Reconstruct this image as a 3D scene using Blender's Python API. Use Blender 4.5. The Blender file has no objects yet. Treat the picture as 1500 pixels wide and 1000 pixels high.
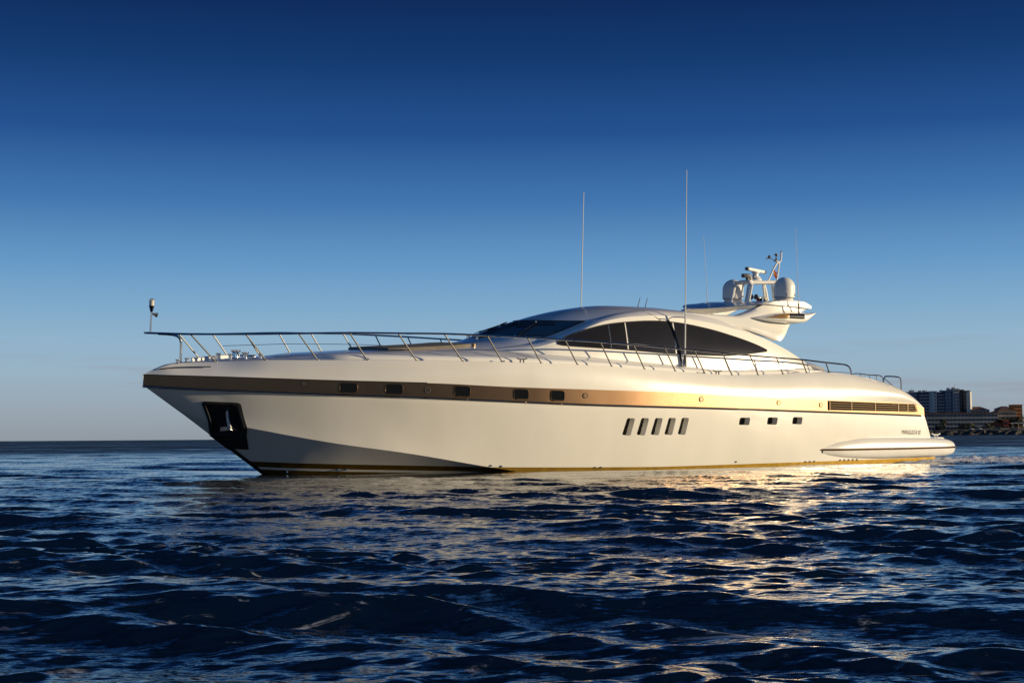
import bpy, bmesh, math, random
import numpy as np
from mathutils import Vector, Matrix
from mathutils.bvhtree import BVHTree

random.seed(7)
rng = np.random.default_rng(11)
R = math.radians
scene = bpy.context.scene
COL = scene.collection

# ------------------------------------------------------------------ camera
CAM_H = 0.9232
F_PX = 2151.9
cam_d = bpy.data.cameras.new("camera")
cam_d.sensor_width = 36.0
cam_d.lens = F_PX / 1500 * 36.0
cam_d.clip_start = 0.05
cam_d.clip_end = 60000
cam = bpy.data.objects.new("camera", cam_d)
COL.objects.link(cam)
cam.matrix_world = (Matrix.Translation((0, 0, CAM_H))
                    @ Matrix.Rotation(math.pi/2 + math.atan(140.2/F_PX), 4, 'X')
                    @ Matrix.Rotation(-R(0.42), 4, 'Z'))
scene.camera = cam

# ------------------------------------------------------------------ sky and sun
SUN_AZ = R(94)      # measured from +Y (view direction) towards +X
SUN_EL = R(6.0)
world = bpy.data.worlds.new("World")
scene.world = world
world.use_nodes = True
wn, wl = world.node_tree.nodes, world.node_tree.links
wn.clear()
w_out = wn.new('ShaderNodeOutputWorld')
w_bg = wn.new('ShaderNodeBackground'); w_bg.inputs[1].default_value = 0.10
sky = wn.new('ShaderNodeTexSky'); sky.sky_type = 'NISHITA'
sky.sun_disc = False
sky.sun_elevation = SUN_EL
sky.sun_rotation = SUN_AZ
sky.altitude = 0; sky.air_density = 1.0; sky.dust_density = 1.0; sky.ozone_density = 2.0
# a clear evening sky: the Nishita sky deepened with height above the horizon
tc = wn.new('ShaderNodeTexCoord')
sep = wn.new('ShaderNodeSeparateXYZ'); wl.new(tc.outputs['Generated'], sep.inputs[0])
def lin(c): return tuple(((x/255+.055)/1.055)**2.4 if x > 10 else x/255/12.92 for x in c)
def set_ramp(cr, stops):
    while len(cr.elements) > 1: cr.elements.remove(cr.elements[-1])
    cr.elements[0].position = stops[0][0]; cr.elements[0].color = (*stops[0][1], 1)
    for p, c in stops[1:]:
        e = cr.elements.new(p); e.color = (*c, 1)
# clear evening air, deep blue overhead and grey blue at the horizon (height = sine of elevation)
ramp = wn.new('ShaderNodeValToRGB')
SKY = [(0.0, (138, 146, 155)), (.02, (147, 160, 171)), (.045, (146, 171, 189)), (.066, (138, 171, 195)), (.09, (120, 161, 194)),
       (.113, (100, 148, 191)), (.158, (62, 112, 167)), (.203, (32, 77, 137)), (.25, (15, 54, 107)), (.29, (8, 38, 86)), (.40, (3, 20, 43)), (.65, (20, 54, 98)), (1.0, (38, 82, 134))]
set_ramp(ramp.color_ramp, [(p, lin(c)) for p, c in SKY])
wl.new(sep.outputs[2], ramp.inputs[0])
sc = wn.new('ShaderNodeVectorMath'); sc.operation = 'SCALE'; sc.inputs['Scale'].default_value = 1/.10
wl.new(ramp.outputs[0], sc.inputs[0])
nz = wn.new('ShaderNodeVectorMath'); nz.operation = 'SCALE'; nz.inputs['Scale'].default_value = .025
wl.new(sky.outputs[0], nz.inputs[0])
add = wn.new('ShaderNodeVectorMath'); add.operation = 'ADD'
wl.new(sc.outputs[0], add.inputs[0]); wl.new(nz.outputs[0], add.inputs[1])
# a few faint thin cloud streaks low over the horizon
cm = wn.new('ShaderNodeMapping'); cm.inputs['Scale'].default_value = (5, 5, 95); cm.inputs['Rotation'].default_value = (R(1.2), 0, 0); wl.new(tc.outputs['Generated'], cm.inputs[0])
cn = wn.new('ShaderNodeTexNoise'); cn.inputs['Scale'].default_value = 1.0; cn.inputs['Detail'].default_value = 6; cn.inputs['Roughness'].default_value = .6; wl.new(cm.outputs[0], cn.inputs['Vector'])
ct = wn.new('ShaderNodeMapRange'); ct.interpolation_type = 'SMOOTHSTEP'; ct.inputs[1].default_value = .50; ct.inputs[2].default_value = .68; wl.new(cn.outputs[0], ct.inputs[0])
cw = wn.new('ShaderNodeValToRGB'); set_ramp(cw.color_ramp, [(.008, (0, 0, 0)), (.025, (1, 1, 1)), (.045, (.8, .8, .8)), (.075, (0, 0, 0))]); wl.new(sep.outputs[2], cw.inputs[0])
cf = wn.new('ShaderNodeMath'); cf.operation = 'MULTIPLY'; wl.new(ct.outputs[0], cf.inputs[0]); wl.new(cw.outputs[0], cf.inputs[1])
cg = wn.new('ShaderNodeMath'); cg.operation = 'MULTIPLY'; cg.inputs[1].default_value = .55; wl.new(cf.outputs[0], cg.inputs[0])
cx = wn.new('ShaderNodeMix'); cx.data_type = 'RGBA'; cx.inputs[7].default_value = (*[10*v for v in lin((146, 146, 156))], 1)
wl.new(cg.outputs[0], cx.inputs[0]); wl.new(add.outputs[0], cx.inputs[6])
wl.new(cx.outputs[2], w_bg.inputs[0]); wl.new(w_bg.outputs[0], w_out.inputs[0])

sun_d = bpy.data.lights.new("sun", 'SUN'); sun_d.energy = 5.0; sun_d.angle = R(0.5)
sun_d.color = (1.0, 0.80, 0.50)
sun = bpy.data.objects.new("sun", sun_d); COL.objects.link(sun)
to_sun = Vector((math.sin(SUN_AZ)*math.cos(SUN_EL), math.cos(SUN_AZ)*math.cos(SUN_EL), math.sin(SUN_EL)))
sun.rotation_euler = (-to_sun).to_track_quat('-Z', 'Y').to_euler()
sun.location = (60, -40, 30)

scene.view_settings.view_transform = 'Standard'
scene.view_settings.look = 'None'
scene.view_settings.exposure = 0.12
scene.view_settings.gamma = 1.0
scene.view_settings.use_curve_mapping = False
scene.cycles.max_bounces = 8

# ------------------------------------------------------------------ helpers
def pchip(pts):
    """monotone cubic through (x, v...) rows -> function of x giving v (array)"""
    a = np.array(pts, float); x = a[:, 0]; Y = a[:, 1:]
    h = np.diff(x); d = np.diff(Y, axis=0) / h[:, None]
    m = np.zeros_like(Y)
    if len(x) > 2:
        for c in range(Y.shape[1]):
            for k in range(1, len(x)-1):
                if d[k-1, c]*d[k, c] > 0:
                    w1, w2 = 2*h[k]+h[k-1], h[k]+2*h[k-1]
                    m[k, c] = (w1+w2)/(w1/d[k-1, c]+w2/d[k, c])
    m[0] = d[0]; m[-1] = d[-1]
    def f(t):
        t = np.clip(np.asarray(t, float), x[0], x[-1])
        i = np.clip(np.searchsorted(x, t, side='right')-1, 0, len(h)-1)
        u = ((t-x[i])/h[i])[..., None]; hh = h[i][..., None]
        r = ((2*u**3-3*u**2+1)*Y[i] + (u**3-2*u**2+u)*hh*m[i]
             + (-2*u**3+3*u**2)*Y[i+1] + (u**3-u**2)*hh*m[i+1])
        return r[..., 0] if Y.shape[1] == 1 else r
    return f

def BV(p):
    """yacht coordinates (s aft from the bow tip, y to port, z up) -> blender local"""
    return Vector((p[0], -p[1], p[2]))

def link(name, bm, mats, parent=None, smooth=True, angle=35, recalc=True):
    if recalc: bmesh.ops.recalc_face_normals(bm, faces=bm.faces[:])
    me = bpy.data.meshes.new(name)
    bm.to_mesh(me); bm.free()
    for m in (mats if isinstance(mats, (list, tuple)) else [mats]): me.materials.append(m)
    if smooth:
        me.shade_smooth()
        if angle: me.set_sharp_from_angle(angle=R(angle))
    o = bpy.data.objects.new(name, me); COL.objects.link(o)
    if parent is not None: o.parent = parent
    return o

def split(name, bm, mats, parent=None, **kw):
    """link every connected piece of the bmesh as an object of its own"""
    seen, out = set(), []
    bm.verts.index_update()
    for v0 in bm.verts:
        if v0 in seen: continue
        st, isl = [v0], []
        seen.add(v0)
        while st:
            v = st.pop(); isl.append(v)
            for e in v.link_edges:
                w = e.other_vert(v)
                if w not in seen: seen.add(w); st.append(w)
        b2 = bmesh.new(); mp = {v: b2.verts.new(v.co) for v in isl}
        fs = set(f for v in isl for f in v.link_faces)
        for f in fs: b2.faces.new([mp[v] for v in f.verts]).material_index = f.material_index
        out.append(link(name, b2, mats, parent, **kw))
    bm.free()
    return out[0]

def thing(o, label, cat, group=None, kind=None):
    o['label'] = label; o['category'] = cat
    if group: o['group'] = group
    if kind: o['kind'] = kind
    return o

def grid_faces(bm, P, closed_v=False, mat=0):
    """P: [rows][cols] of Vectors"""
    V = [[bm.verts.new(p) for p in row] for row in P]
    n = len(V[0])
    for i in range(len(V)-1):
        for j in range(n if closed_v else n-1):
            a, b, c, d = V[i][j], V[i][(j+1) % n], V[i+1][(j+1) % n], V[i+1][j]
            f = bm.faces.new((a, b, c, d)); f.material_index = mat
    return V

def fan(bm, loop, mat=0):
    c = bm.verts.new(sum((v.co for v in loop), Vector())/len(loop))
    for i in range(len(loop)):
        f = bm.faces.new((loop[i], loop[(i+1) % len(loop)], c)); f.material_index = mat

def tube(bm, pts, r, seg=8, caps=True, mat=0):
    """pts Vectors, r number or list"""
    pts = [Vector(p) for p in pts]
    n = len(pts)
    rr = list(r) if isinstance(r, (list, tuple)) else [r]*n
    T = []
    for i in range(n):
        t = (pts[min(i+1, n-1)]-pts[max(i-1, 0)])
        T.append(t.normalized())
    u = T[0].orthogonal().normalized()
    rows = []
    for i in range(n):
        u = (u - T[i]*u.dot(T[i])).normalized()
        v = T[i].cross(u)
        rows.append([pts[i]+(u*math.cos(a)+v*math.sin(a))*rr[i] for a in [2*math.pi*k/seg for k in range(seg)]])
    V = grid_faces(bm, rows, True, mat)
    if caps:
        bm.faces.new(V[0][::-1]).material_index = mat; bm.faces.new(V[-1]).material_index = mat

def smooth_path(pts, n=6):
    """Catmull-Rom through points"""
    P = [Vector(p) for p in pts]
    P = [P[0]*2-P[1]] + P + [P[-1]*2-P[-2]]
    out = []
    for i in range(1, len(P)-2):
        for k in range(n):
            t = k/n
            out.append(0.5*((2*P[i])+(P[i+1]-P[i-1])*t+(2*P[i-1]-5*P[i]+4*P[i+1]-P[i+2])*t*t+(3*P[i]-P[i-1]-3*P[i+1]+P[i+2])*t**3))
    out.append(P[-2])
    return out

def box(bm, c, size, rot=None, bevel=0.0, mat=0):
    g = bmesh.ops.create_cube(bm, size=1.0)
    M = Matrix.Translation(c) @ (rot.to_4x4() if rot else Matrix()) @ Matrix.Diagonal((*size, 1))
    bmesh.ops.transform(bm, matrix=M, verts=g['verts'])
    fs = set(f for v in g['verts'] for f in v.link_faces)
    for f in fs: f.material_index = mat
    if bevel:
        es = set(e for f in fs for e in f.edges)
        bmesh.ops.bevel(bm, geom=list(es), offset=bevel, segments=2, affect='EDGES', profile=0.5)

def lathe(bm, base, prof, seg=20, axis=Vector((0, 0, 1)), mat=0):
    """prof: list of (radius, height) along axis from base"""
    u = axis.orthogonal().normalized(); v = axis.cross(u)
    rows = [[base+axis*h+(u*math.cos(a)+v*math.sin(a))*max(r, 1e-4) for a in [2*math.pi*k/seg for k in range(seg)]] for r, h in prof]
    V = grid_faces(bm, rows, True, mat)
    bm.faces.new(V[0][::-1]).material_index = mat; bm.faces.new(V[-1]).material_index = mat

def round_poly(pts, r, n=5):
    """2-D polygon with rounded corners"""
    out = []
    m = len(pts)
    for i in range(m):
        p0, p1, p2 = Vector(pts[i-1]), Vector(pts[i]), Vector(pts[(i+1) % m])
        a, b = (p0-p1), (p2-p1)
        k = min(r, a.length*.45, b.length*.45)
        A, Bq = p1+a.normalized()*k, p1+b.normalized()*k
        for j in range(n+1):
            t = j/n
            out.append(((1-t)**2*A + 2*t*(1-t)*p1 + t*t*Bq)[:])
    return out

# ------------------------------------------------------------------ materials
def mat(name, color, rough=0.5, metal=0.0, spec=0.5, coat=0.0, noise=None, bump=None, emit=None, ior=1.45):
    m = bpy.data.materials.new(name); m.use_nodes = True
    nt = m.node_tree; b = nt.nodes['Principled BSDF']
    b.inputs['Base Color'].default_value = (*color, 1)
    b.inputs['Roughness'].default_value = rough
    b.inputs['Metallic'].default_value = metal
    b.inputs['Specular IOR Level'].default_value = spec
    b.inputs['IOR'].default_value = ior
    b.inputs['Coat Weight'].default_value = coat
    b.inputs['Coat Roughness'].default_value = 0.06
    if noise or bump:
        t = nt.nodes.new('ShaderNodeTexCoord')
    if noise:      # (scale, amount): slow variation of the surface's own colour
        n = nt.nodes.new('ShaderNodeTexNoise'); n.inputs['Scale'].default_value = noise[0]; n.inputs['Detail'].default_value = 5
        nt.links.new(t.outputs['Object'], n.inputs['Vector'])
        r = nt.nodes.new('ShaderNodeMapRange'); r.inputs[1].default_value = .3; r.inputs[2].default_value = .7
        r.inputs[3].default_value = 1-noise[1]; r.inputs[4].default_value = 1+noise[1]
        nt.links.new(n.outputs[0], r.inputs[0])
        x = nt.nodes.new('ShaderNodeVectorMath'); x.operation = 'SCALE'; x.inputs[0].default_value = color
        nt.links.new(r.outputs[0], x.inputs['Scale'])
        nt.links.new(x.outputs[0], b.inputs['Base Color'])
    if bump:       # (scale, strength, distance)
        n = nt.nodes.new('ShaderNodeTexNoise'); n.inputs['Scale'].default_value = bump[0]; n.inputs['Detail'].default_value = 4
        nt.links.new(t.outputs['Object'], n.inputs['Vector'])
        u = nt.nodes.new('ShaderNodeBump'); u.inputs['Strength'].default_value = bump[1]; u.inputs['Distance'].default_value = bump[2]
        nt.links.new(n.outputs[0], u.inputs['Height']); nt.links.new(u.outputs[0], b.inputs['Normal'])
    return m

M_GEL = mat('white_gelcoat', (.80, .79, .765), .30, coat=.6, noise=(.9, .025), bump=(.8, .06, .05))
M_DECK = mat('white_deck', (.76, .75, .72), .5, noise=(4, .03))
M_BRONZE = mat('bronze_paint', (.155, .095, .056), .31, metal=.95, noise=(3, .06))
M_STEEL = mat('polished_steel', (.66, .65, .64), .09, metal=1.0)
M_IRON = mat('galvanised_anchor', (.34, .34, .35), .38, metal=1.0, noise=(8, .3))
M_POST = mat('brushed_steel', (.15, .147, .143), .48, metal=1.0)
M_SLAT = mat('bronze_slat', (.62, .46, .30), .5, metal=.8)
M_BLACK = mat('black_paint', (.008, .008, .01), .3)
M_BLKSTEEL = mat('dark_polished_plate', (.10, .105, .115), .40, metal=.8, noise=(6, .25))
M_GLASS = mat('tinted_glass', (.016, .016, .019), .10, spec=.8, coat=0, noise=(2, .1))
M_VOID = mat('dark_void', (.004, .004, .004), .9, spec=.05)
M_PORT = mat('porthole_glass', (.004, .004, .004), .12, spec=.25)
M_WGLASS = mat('windscreen_glass', (.004, .012, .022), .03, spec=.8)
M_RUBBER = mat('black_rubber', (.012, .012, .013), .6)
M_DOME = mat('white_radome', (.74, .74, .73), .42, noise=(3, .02))
M_BROWN = mat('brown_rub_strip', (.10, .045, .02), .3, metal=.3)
M_GREY = mat('grey_plastic', (.09, .095, .10), .45)
M_CUSH = mat('taupe_cushion', (.16, .14, .12), .85, noise=(8, .1))
M_AMBER = mat('amber_lens', (.30, .17, .05), .25)
M_REDL = mat('red_lens', (.35, .02, .01), .2)
M_GREYPAINT = mat('grey_gelcoat', (.42, .42, .42), .4)

def hull_material():
    m = mat('hull_gelcoat', (.80, .79, .765), .26, coat=.8, bump=(.7, .08, .05))
    nt = m.node_tree; b = nt.nodes['Principled BSDF']; L = nt.links
    t = nt.nodes.new('ShaderNodeTexCoord'); s = nt.nodes.new('ShaderNodeSeparateXYZ'); L.new(t.outputs['Object'], s.inputs[0])
    mr = nt.nodes.new('ShaderNodeMapRange'); mr.inputs[1].default_value = 3; mr.inputs[2].default_value = 14
    mr.inputs[3].default_value = .40; mr.inputs[4].default_value = .235
    L.new(s.outputs[0], mr.inputs[0])
    d = nt.nodes.new('ShaderNodeMath'); d.operation = 'SUBTRACT'; L.new(s.outputs[2], d.inputs[0]); L.new(mr.outputs[0], d.inputs[1])
    lo = nt.nodes.new('ShaderNodeMath'); lo.operation = 'LESS_THAN'; lo.inputs[1].default_value = 0; L.new(d.outputs[0], lo.inputs[0])
    # thin white pin stripe inside the boot top
    c = nt.nodes.new('ShaderNodeMath'); c.operation = 'COMPARE'; c.inputs[1].default_value = -.175; c.inputs[2].default_value = .032
    L.new(d.outputs[0], c.inputs[0])
    k = nt.nodes.new('ShaderNodeMath'); k.operation = 'SUBTRACT'; k.use_clamp = True
    L.new(lo.outputs[0], k.inputs[0]); L.new(c.outputs[0], k.inputs[1])
    n = nt.nodes.new('ShaderNodeTexNoise'); n.inputs['Scale'].default_value = 1.2; n.inputs['Detail'].default_value = 4
    mp = nt.nodes.new('ShaderNodeMapping'); mp.inputs['Scale'].default_value = (1.0, 1, .25)
    L.new(t.outputs['Object'], mp.inputs[0]); L.new(mp.outputs[0], n.inputs['Vector'])
    wr = nt.nodes.new('ShaderNodeValToRGB'); set_ramp(wr.color_ramp, [(.35, (.775, .765, .735)), (.65, (.81, .80, .775))])
    L.new(n.outputs[0], wr.inputs[0])
    n2 = nt.nodes.new('ShaderNodeTexNoise'); n2.inputs['Scale'].default_value = 5; n2.inputs['Detail'].default_value = 6
    L.new(t.outputs['Object'], n2.inputs['Vector'])
    gr = nt.nodes.new('ShaderNodeValToRGB'); set_ramp(gr.color_ramp, [(.3, (.25, .15, .02)), (.7, (.36, .23, .035))])
    L.new(n2.outputs[0], gr.inputs[0])
    mx = nt.nodes.new('ShaderNodeMix'); mx.data_type = 'RGBA'
    L.new(k.outputs[0], mx.inputs[0]); L.new(wr.outputs[0], mx.inputs[6]); L.new(gr.outputs[0], mx.inputs[7])
    L.new(mx.outputs[2], b.inputs['Base Color'])
    me = nt.nodes.new('ShaderNodeMath'); me.operation = 'MULTIPLY'; me.inputs[1].default_value = .9
    L.new(k.outputs[0], me.inputs[0]); L.new(me.outputs[0], b.inputs['Metallic'])
    ro = nt.nodes.new('ShaderNodeMapRange'); ro.inputs[3].default_value = .26; ro.inputs[4].default_value = .52
    L.new(k.outputs[0], ro.inputs[0]); L.new(ro.outputs[0], b.inputs['Roughness'])
    return m
M_HULL = hull_material()

# ------------------------------------------------------------------ yacht: frame
yacht = bpy.data.objects.new('motor_yacht', None); COL.objects.link(yacht)
thing(yacht, 'long white motor yacht with bronze side stripe and dark curved cabin windows on the sea', 'yacht')
AX_S = Vector((0.82604781, 0.56356982, 0.00583717))
AX_P = Vector((0.56277871, -0.82424083, -0.06250743))
AX_Z = Vector((0.03041607, -0.05491916, 0.99802743))
YM = Matrix((( AX_S[0], -AX_P[0], AX_Z[0], -9.2326997),
             ( AX_S[1], -AX_P[1], AX_Z[1], 36.5603355),
             ( AX_S[2], -AX_P[2], AX_Z[2], -0.0595594),
             (0, 0, 0, 1)))
yacht.matrix_world = YM

# ------------------------------------------------------------------ yacht: hull lines (s, y, z)
yR = pchip([(0, 0), (.5, .35), (1, .62), (2, 1.12), (3, 1.55), (4, 1.95), (5, 2.30), (6, 2.62), (7, 2.87), (8, 3.07), (9, 3.23), (10, 3.36), (11.5, 3.46), (13, 3.5), (15, 3.45), (18, 3.3), (21, 3.1), (24, 2.9), (25.7, 2.77)])
yD = pchip([(0, 0), (.66, .12), (1, .2), (1.73, .5), (2.78, 1.17), (3.95, 1.73), (5.12, 2.21), (6.34, 2.61), (7.56, 2.92), (8.65, 3.14), (9.81, 3.28), (10.97, 3.35), (12.13, 3.37), (13.32, 3.35), (14.5, 3.28), (15.7, 3.2), (16.85, 3.11), (18, 3.01), (19.1, 2.92), (20.24, 2.81), (21.35, 2.70), (23, 2.64), (25.75, 2.66)])
zD = pchip([(0, 2.615), (.66, 2.87), (1.3, 2.93), (1.73, 2.96), (2.78, 3.03), (3.95, 3.06), (6.3, 3.10), (8.6, 3.11), (10.97, 3.08), (12.13, 3.05), (13.32, 2.99), (14.5, 2.95), (15.7, 2.90), (16.85, 2.86), (18, 2.88), (19.1, 2.915), (20.25, 2.965), (21.35, 2.985), (22.29, 2.94), (22.85, 2.87), (24.09, 2.65), (24.76, 2.46), (25.44, 2.13), (25.75, 1.90)])
zT = pchip([(0, 2.60), (1.45, 2.59), (4.25, 2.55), (6.63, 2.53), (8.89, 2.46), (11.65, 2.41), (14.6, 2.34), (16.79, 2.25), (20.9, 2.13), (25.2, 2.01), (25.7, 1.87)])
zR = pchip([(0, 2.34), (1.46, 2.29), (4.26, 2.22), (6.1, 2.185), (8.9, 2.10), (10.99, 2.03), (14.61, 1.95), (16.8, 1.90), (20.43, 1.80), (22.4, 1.745), (25.72, 1.64)])
yK = pchip([(1.1, 0), (2.2, .74), (3.6, 1.40), (5, 1.95), (6.2, 2.30), (8.6, 2.72), (11, 2.95), (14, 3.07), (18, 3.0), (22, 2.85), (26.6, 2.62)])
zK = pchip([(1.1, 1.59), (1.17, 1.56), (2.37, 1.33), (3.8, 1.06), (4.45, .95), (6.33, .69), (8.62, .31), (10.2, .08), (12, -.06), (15, -.14), (26.6, -.16)])
zKeel = pchip([(1.1, 1.59), (3.29, .04), (4.0, -.42), (5.2, -.78), (8, -.98), (26.6, -.6)])

NU = 190
U = np.linspace(0, 1, NU+1)**1.35
sD, sT, sR, sK = 25.75*U, 25.70*U, 25.72*U, 1.1+25.5*U
Dl = np.stack([sD, yD(sD), zD(sD)], -1)
Tl = np.stack([sT, yR(sT)-.01, zT(sT)], -1)
Rl = np.stack([sR, yR(sR), zR(sR)], -1)
Kl = np.stack([sK, yK(sK), zK(sK)], -1)
Kel = np.stack([sK, 0*sK, zKeel(sK)], -1)
bowf = np.clip(1-sR/9, 0, 1)
aftf = np.clip((sD-13)/9, 0, 1)*np.clip((25.75-sD)/1.2, 0, 1)
edge0 = np.clip(sD/1.5, 0, 1)
sect = [Dl]
for w in (.12, .25, .4, .55, .7, .85):
    q = Dl*(1-w)+Tl*w
    g = (1-(2*w-1)**2)
    q[:, 1] += (.035+.13*aftf)*g*edge0*(1-.3*w)
    q[:, 2] += (.05*aftf)*g*(1-w)
    sect.append(q)
iT = len(sect); sect.append(Tl)
iR = len(sect); sect.append(Rl)
for w in (.12, .25, .4, .55, .7, .85):
    q = Rl*(1-w)+Kl*w
    q[:, 1] += (-.14*bowf*(bowf < 1)*np.clip(sR/1.5, 0, 1)*0.8+.05*np.clip((sR-8)/6, 0, 1))*(1-(2*w-1)**2)
    sect.append(q)
iK = len(sect); sect.append(Kl)
for w in (.15, .3, .5, .75):
    q = Kl*(1-w)+Kel*w
    sect.append(q)
half = len(sect)
def far(q):
    r = q.copy(); r[:, 1] *= -1; return r
deck = []
for fr in (.985, .95, .85, .6, .3):
    q = Dl.copy(); q[:, 1] *= fr; q[:, 2] += .07*(1-fr**2)*np.clip(sD/3, 0, 1) - .006*(fr > .9)
    deck.append(q)
mid = Dl.copy(); mid[:, 1] = 0; mid[:, 2] += .07*np.clip(sD/3, 0, 1)
loop = sect + [Kel] + [far(q) for q in sect[::-1]] + [far(q) for q in deck] + [mid] + deck[::-1]
bm = bmesh.new()
rows = [[BV(l[i]) for l in loop] for i in range(NU+1)]
V = grid_faces(bm, rows, True)
fan(bm, V[-1])
bmesh.ops.remove_doubles(bm, verts=bm.verts[:], dist=2e-4)
bmesh.ops.dissolve_degenerate(bm, dist=1e-4, edges=bm.edges[:])
bmesh.ops.recalc_face_normals(bm, faces=bm.faces[:])
hull_bvh = BVHTree.FromBMesh(bm)
hull = link('hull', bm, M_HULL, yacht, angle=24)

def on_side(bvh, s, z, off=0.0, y0=6.0):
    """point of the port side at (s, z), pushed outwards by off"""
    h = bvh.ray_cast(Vector((s, -y0, z)), Vector((0, 1, 0)))
    if h[0] is None:
        return None
    n = h[1]
    if n.y > 0: n = -n
    return h[0]+n*off
def mirror(o_bm):
    """add the starboard twin of everything in the bmesh"""
    g = bmesh.ops.duplicate(o_bm, geom=o_bm.verts[:]+o_bm.edges[:]+o_bm.faces[:])
    vs = [e for e in g['geom'] if isinstance(e, bmesh.types.BMVert)]
    for v in vs: v.co.y *= -1

def cutter(polys, depth, mats):
    bm = bmesh.new()
    for pts, dep in zip(polys, depth):
        cs = sum(p[0] for p in pts)/len(pts); cz = sum(p[1] for p in pts)/len(pts)
        c = on_side(hull_bvh, cs, cz)
        n = len(pts)
        for sg in (1, -1):
            out, inn = [], []
            for s, z in pts:
                yy = on_side(hull_bvh, s, z).y
                out.append(bm.verts.new((s, sg*(yy-.25), z))); inn.append(bm.verts.new((s, sg*min(yy+dep, -.03), z)))
            bm.faces.new(out); f = bm.faces.new(inn[::-1]); f.material_index = 1
            for i in range(n): bm.faces.new((out[i], out[(i+1) % n], inn[(i+1) % n], inn[i]))
    bmesh.ops.recalc_face_normals(bm, faces=bm.faces[:])
    me = bpy.data.meshes.new('cut'); bm.to_mesh(me); bm.free()
    for m in mats: me.materials.append(m)
    o = bpy.data.objects.new('cut', me); COL.objects.link(o)
    o.parent = yacht
    return o

slots = []
for k in range(5):
    s0 = 12.52+.50*k
    slots.append(round_poly([(s0, 1.165), (s0+.10, 1.635), (s0+.375, 1.63), (s0+.30, 1.14)], .06))
holes = [round_poly([(a-.01, 1.41), (a+.02, 1.625), (a+.455, 1.62), (a+.43, 1.40)], .06) for a in (16.92, 18.11, 19.22)]
pocket_in = round_poly([(1.40, 1.925), (2.13, 1.895), (2.43, 1.14), (1.84, 1.12)], .08)
cut1 = cutter(slots+holes, [.21]*5+[.22]*3, [M_GEL, M_BLACK])
cut2 = cutter([pocket_in], [.26], [M_BLKSTEEL, M_BLKSTEEL])
for c in (cut1, cut2):
    md = hull.modifiers.new('b', 'BOOLEAN'); md.operation = 'DIFFERENCE'; md.solver = 'EXACT'
    md.material_mode = 'TRANSFER'; md.object = c
dg = bpy.context.evaluated_depsgraph_get(); dg.update()
me2 = bpy.data.meshes.new_from_object(hull.evaluated_get(dg))
hull.modifiers.clear(); hull.data = me2; me2.name = 'hull'
me2.set_sharp_from_angle(angle=R(24))
for c in (cut1, cut2): bpy.data.objects.remove(c)

# ------------------------------------------------------------------ hull fittings
bm = bmesh.new()
def strip(bm, a, b, off, i0, i1, n=3):
    rows = []
    for i in range(i0, i1+1):
        rows.append([BV((*(a[i]*(1-t)+b[i]*t)[:1], (a[i]*(1-t)+b[i]*t)[1]+off, (a[i]*(1-t)+b[i]*t)[2])) for t in [k/n for k in range(n+1)]])
    grid_faces(bm, rows)
strip(bm, Tl, Rl, .008, 0, NU)
mirror(bm)
link('side_stripe', bm, M_BRONZE, yacht)
for sg in (1, -1):
    bm = bmesh.new()
    tube(bm, [BV((p[0], sg*(p[1]+.012), p[2]-.035)) for p in Rl[::3]], .024, 6)
    link('rub_rail', bm, M_STEEL, yacht)
    bm = bmesh.new()
    tube(bm, [BV((p[0], sg*(p[1]+.006), p[2]-.008)) for p in Rl[::3]], .014, 6)
    tube(bm, [BV((p[0], sg*(p[1]+.004), p[2]+.004)) for p in Tl[:70:3]], .012, 6)
    split('rub_seal', bm, M_RUBBER, yacht)

def patch(name, pts, off, m, parent, rim=None, rim_m=None, bvh=None, both=True):
    """flat fitting with outline pts (s,z) lying on the side"""
    bvh = bvh or hull_bvh
    res = None
    for sg in ((1, -1) if both else (1,)):
        P = [on_side(bvh, s, z, off) for s, z in pts]
        Q = [on_side(bvh, s, z, -.02) for s, z in pts]
        if any(p is None for p in P+Q): return None
        for q in (P, Q):
            for p in q: p.y *= sg
        bm = bmesh.new()
        a = [bm.verts.new(p) for p in P]; b = [bm.verts.new(p) for p in Q]
        bm.faces.new(a)
        for i in range(len(a)): bm.faces.new((a[i], a[(i+1) % len(a)], b[(i+1) % len(a)], b[i]))
        o = link(name, bm, m, parent)
        if rim:
            bm = bmesh.new(); tube(bm, P+[P[0]], rim, 6, caps=False); link(name.split('_')[0]+'_rim', bm, rim_m, o)
        res = res or o
    return res

for a in (4.37, 5.49, 7.27, 8.94, 10.04):
    s1 = a+.43
    zt = float(zT(a))-.045; zb = float(zR(a))+.05
    patch('porthole', round_poly([(a, zb), (a, zt), (s1, zt-.01), (s1, zb-.01)], .09), .014, M_PORT, yacht, .014, M_BRONZE)
for s, z in ((3.53, 2.46), (6.56, 2.35), (11.14, 2.25), (15.32, 2.16), (18.56, 2.06), (20.49, 1.99)):
    r = .028 if s < 4 else .066
    pts = [(s+r*1.05*math.cos(t), z+r*math.sin(t)) for t in [2*math.pi*k/14 for k in range(14)]]
    o = patch('vent_cap', pts, .02, M_BRONZE, yacht, .011, M_GREY)
    pts = [(s+r*.45*math.cos(t), z+r*.45*math.sin(t)) for t in [2*math.pi*k/10 for k in range(10)]]
    patch('vent_core', pts, .028, M_BRONZE, o)

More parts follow.
